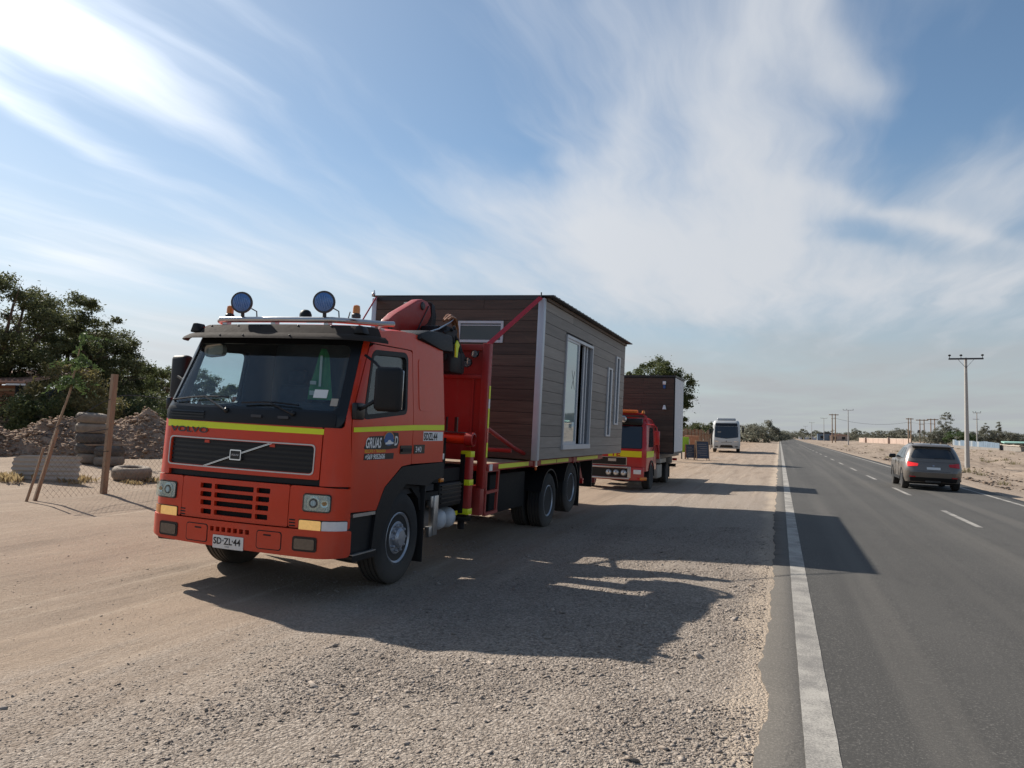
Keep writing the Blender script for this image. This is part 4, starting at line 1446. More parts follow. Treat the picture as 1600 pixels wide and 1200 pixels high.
    for z0, z1, mt in ((2.30, 2.50, YELLOW), (1.86, 2.16, YELLOW), (1.42, 1.64, YELLOW), (2.16, 2.30, WHITEPL), (1.64, 1.86, REDLENS)):
        MB().b6(1.266, 1.271, 2.57, 2.625, z0, z1).build('reflective_strip', mt, hb)
    for c, r_ in (((.95, 2.42, 2.835), .075), ((1.06, 2.44, 2.965), .055)):
        wl = MB().lathe([(.003, .07), (r_ * .7, .06), (r_, .0), (r_ * 1.02, -.03), (r_ * .9, -.03)], c, 'Y', 18).build('work_lamp', BLACKP, TR)
        MB().lathe([(.002, -.035), (r_ * .9, -.03), (r_ * .9, -.01), (.002, -.01)], c, 'Y', 18).build('work_lamp_lens', LAMPGL, wl)
        MB().tube([(c[0], c[1] + .05, c[2]), (c[0] + .02, 2.53, c[2] + .05)], .012, 6).build('work_lamp_stalk', STEELD, wl)
    # deck
    dk = MB().b6(-1.24, 1.24, 2.66, 10.42, 1.20, 1.28, .006).build('deck_frame', RED2, TR)
    for sg in (1, -1):
        MB().b6(sg * 1.245, sg * 1.275, 2.66, 10.42, 1.215, 1.315, .004).build('deck_side_rail', RED2, TR)
    for k in range(10):
        x0 = -1.23 + k * .247
        MB().b6(x0, x0 + .238, 2.67, 10.40, 1.285, 1.318 + .002 * (k % 3)).build('deck_board', WOODDK, dk)
    for a, b in ((3.12, 4.62), (5.35, 6.35), (6.40, 7.25), (7.95, 9.9)):
        MB().b6(1.276, 1.279, a, b, 1.232, 1.302).build('reflective_strip', YELLOW, dk)
    for a in (2.72, 4.98): MB().b6(1.276, 1.284, a, a + .12, 1.21, 1.31).build('reflector_plate', WHITEPL, dk)
    MB().lathe([(.003, .03), (.03, .02), (.035, 0)], (1.276, 5.02, 1.165), 'X', 12).build('side_marker', ORANGE, TR)
    for y in (4.9, 7.6): MB().b6(1.2, 1.29, y, y + .09, 1.19, 1.33, .01).build('stake_pocket', RED2, TR)
    # braces of the headboard
    for sg in (1, -1):
        MB().tube([(sg * 1.235, 2.64, 1.86), (sg * 1.25, 3.9, 1.54), (sg * 1.28, 4.88, 1.345)], .035, 10).build('deck_brace', RED2, TR)
    MB().tube([(-1.2, 3.6, 1.50), (1.25, 3.75, 1.50)], .035, 10).build('cross_tube', RED2, TR)
    # near side ladder
    mb = MB()
    mb.bar((1.23, 2.71, 1.22), (1.23, 2.71, .53), .05, .035, (1, 0, 0)).bar((1.23, 3.24, 1.22), (1.23, 3.20, .56), .05, .035, (1, 0, 0))
    for z in (.55, .88): mb.bar((1.23, 2.70, z), (1.23, 3.23, z + .01), .05, .045)
    mb.b6(1.18, 1.25, 2.66, 3.26, 1.19, 1.24)
    mb.build('access_ladder', RED2, TR)
    MB().b6(1.10, 1.24, 2.50, 2.66, .55, 1.0, .01).build('headboard_foot', RED2, TR)
    MB().b6(.7, 1.06, 2.3, 2.49, .62, 1.3).build('hydraulic_tank', CHASS, TR)
    # rear end
    mb = MB(); mb.b6(-1.15, 1.15, 10.2, 10.32, .62, .74, .01); mb.build('rear_bar', RED2, TR)
    for sg in (1, -1):
        MB().bar((sg * 1.0, 8.95, 1.2), (sg * 1.05, 9.2, .72), .09, .09).build('rear_stay', RED2, TR)
        MB().b6(sg * .55, sg * 1.18, 9.75, 9.80, .55, 1.2).build('rear_flap', BLACKP, TR)
        rl = MB().b6(sg * .92, sg * 1.12, 9.15, 9.24, .66, .78, .01).build('tail_lamp', REDLENS, TR)


crane_and_deck()

# things in and on the truck that are not part of it
VT = empty('safety_vest')
VT.matrix_world = Matrix.Translation((-5.508, 8.268, -.0855)) @ _M.to_4x4()
tag(VT, 'green safety vest with pale stripes hanging behind the truck windscreen', 'vest')
mb = MB()
rv = random.Random(3)
def vestrow(z, hw, k):
    return [(.55 + (-hw + 2 * hw * j / 8), -.80 + .02 * math.sin(j * 1.7 + k), z) for j in range(9)]
rows = [(2.68, .03), (2.60, .07), (2.48, .10), (2.34, .13), (2.22, .15), (2.10, .16)]
VVv = [p for k, (z, hw) in enumerate(rows) for p in vestrow(z, hw, k)]
FF = [(i * 9 + j, i * 9 + j + 1, (i + 1) * 9 + j + 1, (i + 1) * 9 + j) for i in range(5) for j in range(8)]
mesh_py('cloth', VVv, FF, VEST, VT, 60)
MB().b6(.42, .50, -.832, -.828, 2.27, 2.31).b6(.42, .52, -.832, -.828, 2.15, 2.20).build('reflective_band', VESTW, VT)
MB().b6(.535, .565, -.832, -.828, 2.25, 2.60).build('reflective_band', VESTW, VT)


def truck_world():
    return Matrix.Translation((-5.508, 8.268, -.0855)) @ _M.to_4x4()


for (s0, z0, s1, z1, lab) in ((.78, 2.11, .94, 2.20, 'pale rectangular sticker low on the truck windscreen, nearer its middle'), (1.0, 2.03, 1.08, 2.11, 'small pale square sticker in the right lower corner of the truck windscreen')):
    st = skin('windscreen_sticker', rrect(s0, z0, s1, z1, .005), CAB, SHEET if s0 > .9 else PLATEW, None, (), -.009, -.006)
    st.matrix_world = truck_world()
    tag(st, lab, 'sticker', 'windscreen stickers')

# ------------------------------------------------------------------ the cabin on the truck
def cabin():
    H = empty('tiny_house')
    H.matrix_world = truck_world()
    tag(H, 'larger dark and taupe boarded cabin with sliding glass door on the front truck', 'cabin')
    X0, X1, Y0, Y1, Z0, Z1 = -1.87, 1.50, 4.36, 11.55, 1.345, 4.12
    # floor, inner walls and ceiling
    MB().b6(X0 + .04, X1 - .04, Y0 + .04, Y1 - .04, Z0, Z0 + .10).build('floor', WOODDK, H)
    fw = MB().b6(X0 + .03, X1 - .03, Y0 + .02, Y0 + .08, Z0 + .1, Z1 - .02).build('front_wall', DARKINT, H)
    MB().b6(X0 + .03, X1 - .03, Y1 - .08, Y1 - .02, Z0 + .1, Z1 - .02).build('rear_wall', PLANKD, H)
    MB().b6(X0, X0 + .06, Y0 + .08, Y1 - .08, Z0 + .1, Z1 - .02).build('left_wall', PLANKS, H)
    dy0, dy1, dz0, dz1 = 5.86, 7.98, 1.53, 3.71
    mb = MB()
    mb.b6(X1 - .08, X1 - .02, Y0 + .08, dy0, Z0 + .1, Z1 - .02).b6(X1 - .08, X1 - .02, dy1, Y1 - .08, Z0 + .1, Z1 - .02).b6(X1 - .08, X1 - .02, dy0, dy1, dz1, Z1 - .02).b6(X1 - .08, X1 - .02, dy0, dy1, Z0 + .1, dz0)
    sw = mb.build('side_wall', DARKINT, H)
    MB().b6(X0 + .06, X1 - .08, Y0 + .08, Y1 - .08, Z1 - .06, Z1 - .02).build('ceiling', DARKINT, H)
    # boards: side
    pitch = .2005
    nrow = 14
    rj = random.Random(12)
    for k in range(nrow):
        za = Z0 + .01 + k * pitch
        zb = min(za + pitch - .007, Z1)
        segs = []
        if zb > dz0 + .02 and za < dz1 - .02:
            segs = [(Y0 + .10, dy0 - .005), (dy1 + .005, Y1)]
        else:
            segs = [(Y0 + .10, Y1)]
        for a, b in segs:
            cuts = [a]
            if b - a > 4.5:
                c = a + (1.9 if k % 2 else 3.1) + rj.uniform(-.15, .15)
                cuts.append(c)
            elif b - a > 2.8 and k % 3 == 0:
                cuts.append(a + (b - a) * .45)
            cuts.append(b)
            for i in range(len(cuts) - 1):
                piece('plank', X1 - .02, X1 + rj.uniform(-.001, .0015), cuts[i] + (.003 if i else 0), cuts[i + 1] - .003, za, zb, PLANKS, sw)
    # boards: front
    wx0, wx1, wz0, wz1 = -.09, .775, 3.36, 3.745
    for k in range(nrow):
        za = Z0 + .01 + k * pitch
        zb = min(za + pitch - .007, Z1)
        if zb > wz0 + .03 and za < wz1 - .03:
            segs = [(X0 + .08, wx0), (wx1, X1 - .10)]
        else:
            c = (.3 if k % 2 else -.6) + rj.uniform(-.2, .2)
            segs = [(X0 + .08, c - .003), (c + .003, X1 - .10)]
        for a, b in segs:
            piece('plank', a, b, Y0 + rj.uniform(-.001, .0015), Y0 + .02, za, zb, PLANKD, fw)
    # corner trims
    tm = MB(); tm.b6(X1 - .10, X1 + .012, Y0 - .012, Y0 + .10, Z0 - .01, Z1 + .03, .004); tm.build('corner_trim', ALUW, H)
    tm = MB(); tm.b6(X0 - .012, X0 + .08, Y0 - .012, Y0 + .10, Z0 - .01, Z1 + .05, .004); tm.build('corner_trim', ALUW, H)
    # front window
    wi = empty_part = None
    mb = MB()
    mb.b6(wx0, wx1, Y0 - .03, Y0 + .03, wz1 - .045, wz1).b6(wx0, wx1, Y0 - .03, Y0 + .03, wz0, wz0 + .045).b6(wx0, wx0 + .045, Y0 - .028, Y0 + .028, wz0 + .045, wz1 - .045).b6(wx1 - .045, wx1, Y0 - .028, Y0 + .028, wz0 + .045, wz1 - .045)
    w = mb.build('window', ALUW, H)
    MB().b6(wx0 + .045, wx1 - .045, Y0 - .008, Y0 + .002, wz0 + .045, wz1 - .045).build('pane', GLASSW, w)
    MB().b6(wx0 + .045, wx1 - .045, Y0 - .022, Y0 - .01, wz1 - .085, wz1 - .07).build('sash', ALUW, w)
    # sliding door
    mb = MB()
    f = .055
    mb.b6(X1 - .06, X1 + .03, dy0, dy1, dz1 - f, dz1).b6(X1 - .06, X1 + .045, dy0 - .02, dy1 + .0, dz0 - .02, dz0 + .075).b6(X1 - .06, X1 + .028, dy0, dy0 + .045, dz0 + .075, dz1 - f).b6(X1 - .06, X1 + .028, dy1 - .05, dy1, dz0 + .075, dz1 - f)
    d = mb.build('sliding_door', ALUW, H)
    ym = 6.84
    mb = MB()
    mb.b6(X1 - .05, X1 + .015, ym - .05, ym + .03, dz0 + .075, dz1 - f).b6(X1 - .03, X1 + .012, dy0 + .045, ym - .05, dz1 - f - .05, dz1 - f).b6(X1 - .03, X1 + .012, dy0 + .045, ym - .05, dz0 + .075, dz0 + .13)
    mb.build('fixed_leaf', ALUW, d)
    MB().b6(X1 - .012, X1 - .004, dy0 + .045, ym - .05, dz0 + .13, dz1 - f - .05).build('pane', GLASSM, d)
    mb = MB()
    mb.b6(X1 - .058, X1 - .02, 7.36, 7.45, dz0 + .08, dz1 - f).b6(X1 - .058, X1 - .02, 7.60, 7.66, dz0 + .08, dz1 - f)
    mb.build('sliding_leaf', ALUW, d)
    mb = MB()
    mb.b6(X1 - .05, X1 - .03, 7.66, 7.93, dz0 + .08, dz1 - f)
    mb.build('leaf_edge', GLASSW, d)
    # thin dark strips crossed on the glass
    tp = plane_map('+x', X1 - .003)
    for (a, b) in (((6.42, 2.70), (6.62, 3.06)), ((6.40, 3.06), (6.64, 2.70))):
        dv = Vector((b[0] - a[0], b[1] - a[1])).normalized(); nv = Vector((-dv.y, dv.x)) * .009
        skin('cross_mark', [(a[0] - nv.x, a[1] - nv.y), (a[0] + nv.x, a[1] + nv.y), (b[0] + nv.x, b[1] + nv.y), (b[0] - nv.x, b[1] - nv.y)][::-1], tp, INKK, d, (), 0, .001, ds=9, dz=9)
    # slit windows
    for ya, yb, za, zb in ((9.55, 10.02, 1.77, 3.40), (10.42, 10.88, 2.06, 3.75)):
        mb = MB()
        mb.b6(X1 - .01, X1 + .03, ya, ya + .10, za, zb).b6(X1 - .01, X1 + .03, yb - .12, yb, za, zb).b6(X1 - .01, X1 + .028, ya + .10, yb - .12, zb - .04, zb).b6(X1 - .01, X1 + .028, ya + .10, yb - .12, za, za + .04)
        s = mb.build('window', ALUW, H)
        MB().b6(X1 - .005, X1 + .004, ya + .10, yb - .12, za + .04, zb - .04).build('pane', GLASSW, s)
    # roof: dark sheet with ribs, slight overhang on the door side, soffit board
    zr = 4.19
    mb = MB()
    mb.prism([(X0 - .05, zr + .02), (X1 + .16, zr - .005), (X1 + .16, zr + .015), (X0 - .05, zr + .04)], 'Y', Y0 + .02, Y1 + .10)
    rf = mb.build('roof', ROOFM, H)
    mb = MB()
    for k in range(26):
        y = Y0 + .10 + k * .285
        mb.prism([(X0 - .05, zr + .04), (X1 + .16, zr + .015), (X1 + .16, zr + .024), (X0 - .05, zr + .049)], 'Y', y, y + .05)
    mb.build('roof_rib', ROOFM, rf)
    MB().b6(X1 - .05, X1 + .035, Y0 + .12, Y1, Z1 + .004, zr - .012).build('eave_board', PLANKD, rf)
    MB().b6(X0 + .08, X1 - .10, Y0 - .006, Y0 + .05, Z1 + .004, zr + .005).build('front_fascia', ROOFM, rf)
    mb = MB(); mb.sphere((X0, Y0, zr + .06), .035, u=10, v=6).tube([(X0 + .02, Y0, zr + .05), (X0 + .01, Y0, zr + .13)], .012, 6); mb.build('lifting_eye', ALU, H)
    mb = MB(); mb.tube([(X1 - .06, Y0, zr - .02), (X1 - .06, Y0, zr + .06)], .012, 6); mb.build('lifting_eye', STEELD, H)


cabin()

for sg, lab in ((1, 'red lashing sling to the near top corner of the larger cabin'), (-1, 'red lashing sling to the far top corner of the larger cabin, behind the crane boom')):
    tip = Vector((1.44, 4.33, 4.15)) if sg > 0 else Vector((-1.80, 4.33, 4.17))
    mb = MB()
    A = Vector((sg * 1.22, 2.58, 3.14))
    mb.bar(A, tip, .07, .025, (0, 1, .3))
    o = mb.build('lashing_strap', STRAPR)
    o.matrix_world = truck_world()
    tag(o, lab, 'strap', 'red lashing slings holding the cabin')
#--PART2--
# ------------------------------------------------------------------ generic rounded hull for smaller vehicles
class Hull:
    """levels: (z, y_rear, y_front, half_width, corner_radius); plan outline is a rounded rectangle. Rear is +Y side when flip."""
    def __init__(s, levels):
        s.L = np.array(levels, float)

    def dims(s, z):
        return [float(np.interp(z, s.L[:, 0], s.L[:, i])) for i in (1, 2, 3, 4)]

    def pt(s, face, p, z, w=0.0):
        """face: F front (y_front, p along +x), B rear, R +x side (p from front to rear), L -x side"""
        yr, yf, W, r = s.dims(z)
        sy = 1 if yr > yf else -1
        r = min(r, W * .95, abs(yr - yf) / 2 * .95)
        def cut(d, L):            # fraction along an edge of length L with both corners rounded: returns (offset, inset, normal tilt)
            t = d * L
            if t < r:
                a = (1 - t / r) * math.pi / 4
                return r - r * math.sin(a), r - r * math.cos(a), -a
            if t > L - r:
                a = (1 - (L - t) / r) * math.pi / 4
                return L - r + r * math.sin(a), r - r * math.cos(a), a
            return t, 0.0, 0.0
        if face in 'FB':
            o, i, a = cut(p, 2 * W)
            x = -W + o
            y0, d = (yf, -sy) if face == 'F' else (yr, sy)
            return Vector((x + math.sin(a) * w, y0 - d * i + d * math.cos(a) * w, z))
        o, i, a = cut(p, abs(yr - yf))
        y = yf + sy * o
        sx = 1 if face == 'R' else -1
        return Vector((sx * (W - i) + sx * math.cos(a) * w, y + sy * math.sin(a) * w, z))

    def fmap(s, face):
        return lambda p, z, w=0.0: s.pt(face, p, z, w)

    def mesh(s, name, mat, parent, nz=6, smooth=32, z0=None, z1=None):
        zs = []
        L = s.L
        for i in range(len(L) - 1):
            n = max(1, int(abs(L[i + 1, 0] - L[i, 0]) / .12))
            zs += [L[i, 0] + (L[i + 1, 0] - L[i, 0]) * k / n for k in range(n)]
        zs.append(L[-1, 0])
        rings = []
        for z in zs:
            yr, yf, W, r = s.dims(z)
            r = min(r, W * .95, abs(yr - yf) / 2 * .95)
            ring = []
            for face, dirn in (('F', 1), ('R', 1), ('B', -1), ('L', -1)):
                Ln = 2 * W if face in 'FB' else abs(yr - yf)
                ps = [0] + [r / Ln * k / 3 for k in (1, 2, 3)] + [.5] + [1 - r / Ln * k / 3 for k in (3, 2, 1)]
                if dirn < 0: ps = [1 - q for q in ps]
                ring += [s.pt(face, q, z) for q in ps]
            rings.append(ring)
        mb = MB().ring_faces(rings)
        return mb.build(name, mat, parent, smooth=smooth)


def small_wheel(parent, x, y, z, r, w, sg, rimmat=None, seg=28):
    ty = MB().lathe([(r * .6, -w / 2), (r * .93, -w / 2), (r, -w * .36), (r, w * .36), (r * .93, w / 2), (r * .6, w / 2)], (0, 0, 0), 'X', seg).build('tyre', RUBBER, parent, loc=(x, y, z))
    mb = MB().lathe([(r * .62, w * .40), (r * .64, w * .5), (r * .58, w * .48), (r * .52, w * .2), (r * .25, w * .34), (r * .2, w * .45), (.002, w * .46)], (0, 0, 0), 'X', seg, sign=sg)
    for k in range(8):
        a = 2 * math.pi * k / 8
        mb.lathe([(r * .045, w * .2), (r * .045, w * .44), (.001, w * .45)], (0, r * .36 * math.cos(a), r * .36 * math.sin(a)), 'X', 6, sign=sg)
    mb.build('rim', rimmat or RIM, ty)
    return ty


# ------------------------------------------------------------------ second truck with its smaller cabin
def second_truck():
    T2 = empty('flatbed_truck', (-4.93, 24.75, -.10), (0, R(1.0), R(-.5)))
    tag(T2, 'deep red flatbed truck with yellow TE band and round lamps behind the crane truck', 'truck')
    cabh = Hull([(.62, 1.1, -1.02, 1.04, .14), (1.25, 1.1, -1.05, 1.05, .16), (1.30, 1.1, -1.04, 1.05, .16), (1.95, 1.1, -.74, .99, .16), (2.12, 1.1, -.62, .96, .18), (2.24, 1.05, -.48, .90, .2), (2.29, .98, -.38, .80, .2)])
    b = cabh.mesh('cab', FIRERED, T2)
    FM, RM = cabh.fmap('F'), cabh.fmap('R')
    skin('windscreen', rrect(.07, 1.33, .93, 1.99, .03), FM, GLASSW, b, (), -.01, .008, ds=.12)
    skin('windscreen_seal', rrect(.055, 1.31, .945, 2.01, .04), FM, BLACKS, b, [rrect(.07, 1.33, .93, 1.99, .03)], -.01, .012, ds=.12)
    skin('top_panel', rrect(.06, 2.02, .94, 2.22, .02), FM, BLACKS, b, (), -.01, .012, ds=.12)
    skin('yellow_film', rrect(.44, 1.05, .94, 1.235, .005), FM, YELLOWF, b, (), -.01, .006, ds=.12)
    def FMs(s, z, w=0): return FM(.5 + s / 2.1, z, w)
    text_mesh('front_text', 'TE', .20, FMs, FIRERED, b, (-.045, 1.07), .009, xs=1.35, bold=.006)
    skin('paper_on_dash', rrect(.46, 1.38, .58, 1.42, .005), FM, WHITEPL, b, (), .008, .010)
    skin('grille', rrect(.2, .80, .71, 1.02, .01), FM, BLACKS, b, (), -.01, .010, ds=.12)
    skin('grille_frame', rrect(.19, .79, .72, 1.035, .012), FM, ALU, b, [rrect(.2, .80, .71, 1.02, .01)], -.01, .016, ds=.12)
    skin('grille_badge', rrect(.44, .90, .56, .985, .006), FM, ALU, b, (), .01, .016, ds=.12)
    for sg in (1, -1):
        SM = cabh.fmap('R' if sg > 0 else 'L')
        w = skin('side_window', rpoly([(.20, 1.36), (.62, 1.36), (.62, 1.98), (.30, 1.98)], .03), SM, GLASSW, b, (), -.01, .008, ds=.12)
        skin('yellow_film', rrect(.06, 1.04, .68, 1.235, .005), SM, YELLOW, b, (), -.01, .006, ds=.12)
        skin('door_seam', rrect(.655, .70, .66, 2.02, .001), SM, BLACKS, b, (), -.01, .004, ds=.3)
        skin('door_handle', rrect(.55, 1.25, .63, 1.285, .004), SM, BLACKS, b, (), 0, .02, ds=.3)
        small_wheel(T2, sg * .93, 0, .42, .42, .24, sg)
        for y in (3.55,):
            small_wheel(T2, sg * .92, y, .42, .42, .24, sg)
            small_wheel(T2, sg * .64, y, .42, .42, .24, sg)
        # front corner lamps
        hl = MB().box((sg * .80, -1.065, .60), (.27, .06, .17), bev=.03).build('headlight', CHROME, T2)
        MB().box((sg * .80, -1.098, .60), (.23, .012, .13), bev=.005).build('lens', WHITEPL, hl)
        MB().box((sg * .97, -1.02, .40), (.22, .14, .11), rot=(0, 0, sg * R(20)), bev=.03).build('indicator', AMBER, T2)
        MB().box((sg * .84, -1.10, .40), (.09, .03, .05), bev=.01).build('front_marker', REDLENS, T2)
        mr = MB().box((sg * 1.32, -.72, 1.66), (.17, .08, .44), bev=.03).build('mirror', FIRERED, T2)
        MB().tube([(sg * .95, -.6, 2.08), (sg * 1.22, -.70, 2.06), (sg * 1.31, -.72, 1.98), (sg * 1.32, -.72, 1.86)], .018, 8).build('mirror_arm', FIRERED, mr)
        pts = [(-.60 + .0, .62)]
        a_ = [( .52 * math.cos(q), .42 + .52 * math.sin(q)) for q in [math.pi * k / 12 for k in range(13)]]
        b_ = [( .46 * math.cos(q), .42 + .46 * math.sin(q)) for q in [math.pi * k / 12 for k in range(12, -1, -1)]]
        MB().prism(a_ + b_, 'X', sg * .72, sg * 1.07).build('wheel_arch', BLACKP, T2)
        MB().box((sg * .9, 1.75, .52), (.3, .95, .46), bev=.04).build('side_tank', SHEET if sg > 0 else BLACKP, T2)
    mb = MB(); mb.b6(-1.0, 1.0, -1.09, -.98, .33, .74, .03)
    bp = mb.build('bumper', FIRERED, T2)
    MB().b6(-.62, .50, -1.13, -1.085, .70, .75, .01).build('bull_bar', ALU, bp)
    MB().b6(-.66, .56, -1.13, -1.085, .36, .41, .01).build('bull_bar', ALU, bp)
    MB().b6(-.62, .50, -1.095, -1.088, .42, .69).build('lamp_tray', BLACKS, bp)
    MB().b6(.50, .60, -1.105, -1.085, .40, .75, .01).build('bull_bar', ALU, bp)
    for k in range(3):
        x = -.09 + k * .235
        l = MB().lathe([(.002, -.05), (.07, -.045), (.096, -.02), (.10, 0), (.085, .04)], (x, -1.10, .555), 'Y', 22).build('round_lamp', ALU, bp)
        MB().lathe([(.002, -.055), (.05, -.053), (.06, -.046), (.002, -.046)], (x, -1.10, .555), 'Y', 16).build('lamp_lens', LAMPGL, l)
    # roof equipment
    lb = MB().box((.0, -.30, 2.47), (1.25, .28, .10), bev=.03).build('light_bar', ORANGE, T2)
    rb = MB().tube([(-.95, -.45, 2.05), (-.90, -.38, 2.32), (-.8, -.35, 2.40), (.8, -.35, 2.40), (.90, -.38, 2.32), (.97, -.45, 2.05)], .035, 8).build('roof_bar', FIRERED, T2)
    MB().box((.0, -.66, 2.15), (1.72, .16, .20), bev=.03).build('sun_visor', BLACKS, T2)
    for x in (-.42, .28):
        l = MB().lathe([(.07, .07), (.11, .0), (.115, -.04), (.10, -.04)], (x, -.80, 2.22), 'Y', 22).build('round_lamp', BLACKS, T2)
        MB().lathe([(.002, -.055), (.06, -.052), (.10, -.04), (.002, -.036)], (x, -.80, 2.22), 'Y', 22).build('lamp_lens', LAMPGL, l)
    MB().lathe([(.05, 0), (.05, .04), (.04, .1), (.002, .11)], (-.1, -.45, 2.40), 'Z', 14).build('beacon', WHITEPL, T2)
    MB().lathe([(.05, 0), (.05, .04), (.04, .08), (.002, .09)], (.82, -.38, 2.42), 'Z', 14).build('beacon', AMBER, T2)
    # chassis, bed and rear
    mb = MB(); mb.b6(-.36, .36, -.8, 5.2, .55, .85); mb.build('chassis_frame', CHASS, T2)
    MB().b6(-1.1, 1.1, 1.35, 6.2, .95, 1.12, .01).build('flatbed', STEELD, T2)
    MB().b6(-1.1, 1.1, 1.25, 1.33, .95, 1.5, .01).build('headboard', FIRERED, T2)
    MB().tube([(1.02, 1.16, 1.9), (1.05, 1.2, 1.3), (1.08, 1.3, 1.12)], .03, 8).build('grab_rail', FIRERED, T2)
    mb = MB(); mb.b6(.75, 1.12, 1.3, 2.7, .80, .95, .02); mb.build('bed_locker', SHEET, T2)
    MB().b6(.85, 1.12, 2.75, 4.2, .72, .95, .02).build('bed_locker', CHASS, T2)
    for sg in (1, -1):
        MB().box((sg * .85, 4.1, .45), (.4, .02, .5)).build('mudflap', BLACKP, T2)
        MB().box((sg * .98, 5.9, .80), (.18, .05, .1), bev=.01).build('tail_lamp', REDLENS, T2)
    MB().b6(-1.0, 1.0, 6.05, 6.15, .5, .62).build('rear_bar', CHASS, T2)

    H = empty('tiny_house', (-4.95, 26.1, 0), (0, R(.8), R(-.5)))
    tag(H, 'smaller dark brown board cabin with a white end wall on the flatbed truck behind', 'cabin')
    X0, X1, Y0, Y1, Z0, Z1 = -1.55, 1.55, .30, 2.62, 1.07, 3.62
    fw = MB().b6(X0 + .02, X1 - .02, Y0 + .02, Y0 + .08, Z0, Z1).build('front_wall', DARKINT, H)
    rj = random.Random(4)
    n = 14
    p = (Z1 - Z0 - .03) / n
    for k in range(n):
        c = (.35 if k % 2 else -.5) + rj.uniform(-.2, .2)
        for a, b in ((X0, c - .003), (c + .003, X1 - .02)):
            piece('plank', a, b, Y0 + rj.uniform(-.001, .002), Y0 + .02, Z0 + k * p, Z0 + (k + 1) * p - .008, PLANKD, fw)
    sw = MB().b6(X1 - .06, X1 - .02, Y0 + .08, Y1, Z0, Z1).build('side_wall', WHITEP, H)
    for k in range(3):
        piece('panel', X1 - .02, X1, Y0 + .02 + k * .77, Y0 + .02 + (k + 1) * .77 - .012, Z0 + .02, Z1 - .01, WHITEP, sw)
    MB().b6(X1 - .02, X1 + .015, Y0 - .012, Y0 + .018, Z0, Z1).build('corner_trim', BLACKP, H)
    MB().b6(X0 + .02, X0 + .06, Y0 + .08, Y1, Z0, Z1).build('left_wall', PLANKD, H)
    MB().b6(X0 + .06, X1 - .06, Y1 - .06, Y1, Z0, Z1).build('rear_wall', PLANKD, H)
    MB().b6(X0, X1, Y0 + .02, Y1, Z0 - .06, Z0 - .003).build('floor', STEELD, H)
    rf = MB().b6(X0 - .03, X1 + .03, Y0 - .03, Y1 + .05, Z1 + .004, Z1 + .06).build('roof', ROOFM, H)
    l = MB().box((1.2, Y0 - .03, 3.42), (.11, .06, .12), bev=.015).build('junction_box', WHITEPL, H)
    MB().box((1.2, Y0 - .03, 3.29), (.08, .05, .12), bev=.01).build('blue_socket', INKB, H)
    lm = MB().lathe([(.03, .08), (.05, .02), (.07, -.06), (.002, -.07)], (1.22, Y0 - .07, 2.58), 'Z', 14).build('wall_lamp', WHITEPL, H)


second_truck()


# ------------------------------------------------------------------ bus
def bus():
    B = empty('coach_bus', (-4.62, 73.4, .0), (0, 0, R(3.5)))
    tag(B, 'white coach bus parked facing us on the gravel shoulder far ahead', 'bus')
    h = Hull([(.38, 9.2, .12, 1.18, .25), (.7, 9.25, .02, 1.23, .3), (1.1, 9.25, .0, 1.24, .32), (1.35, 9.25, .02, 1.24, .32), (2.55, 9.2, .32, 1.20, .3), (2.85, 9.15, .5, 1.14, .3), (2.95, 9.1, .62, 1.05, .3)])
    b = h.mesh('body', BUSW, B)
    FM = h.fmap('F')
    skin('windscreen', rpoly([(.06, 1.42), (.5, 1.28), (.94, 1.42), (.93, 2.42), (.07, 2.42)], [.08, .1, .08, .05, .05]), FM, GLASSW, b, (), -.01, .015, ds=.1)
    skin('destination_board', rrect(.08, 2.44, .92, 2.72, .04), FM, BLACKS, b, (), -.01, .015, ds=.1)
    for a, c in ((.05, .22), (.78, .95)):
        hl = skin('headlight', rpoly([(a, .98), (c, .98), (c, 1.08), (a, 1.14)], .02), FM, LAMPGL, b, (), -.01, .02, ds=.1)
        skin('fog_lamp', rrect(a + .03, .52, c - .02, .60, .02), FM, BLACKS, b, (), -.01, .015, ds=.1)
    skin('grille', rpoly([(.24, .47), (.76, .47), (.70, .70), (.30, .70)], .03), FM, BLACKS, b, (), -.01, .015, ds=.1)
    skin('badge', rrect(.48, 1.02, .52, 1.10, .01), FM, STEELD, b, (), -.01, .02, ds=.1)
    skin('bonnet_line', rrect(.3, .94, .7, .965, .006), FM, BLACKS, b, (), -.01, .008, ds=.1)
    skin('dash_card', rrect(.18, 1.86, .30, 1.93, .01), FM, SHEET, b, (), .015, .018)
    for face in 'RL':
        SM = h.fmap(face)
        for k in range(6):
            skin('side_window', rrect(.07 + k * .15, 1.55, .21 + k * .15, 2.45, .02), SM, GLASSW, b, (), -.01, .012, ds=.2)
        skin('luggage_door', rrect(.35, .62, .68, 1.2, .02), SM, BUSG, b, (), -.01, .008, ds=.2)
    for sg in (1, -1):
        small_wheel(B, sg * 1.08, 2.0, .46, .46, .28, sg)
        small_wheel(B, sg * 1.08, 7.1, .46, .46, .28, sg)
        mr = MB().box((sg * 1.46, .0, 2.1 if sg > 0 else 1.95), (.16, .12, .5), bev=.04).build('mirror', BLACKP, B)
        MB().tube([(sg * 1.15, .3, 2.55), (sg * 1.38, .02, 2.52), (sg * 1.46, .0, 2.3)], .025, 6).build('mirror_arm', BLACKP, mr)
    MB().box((-1.30, .75, 1.35), (.07, .75, 1.9), rot=(0, 0, R(0)), bev=.02).build('open_door', BLACKP, B)
    MB().box((0, 2.6, 3.06), (1.7, 2.6, .26), bev=.10, seg=3).build('roof_unit', BUSG, B)


bus()


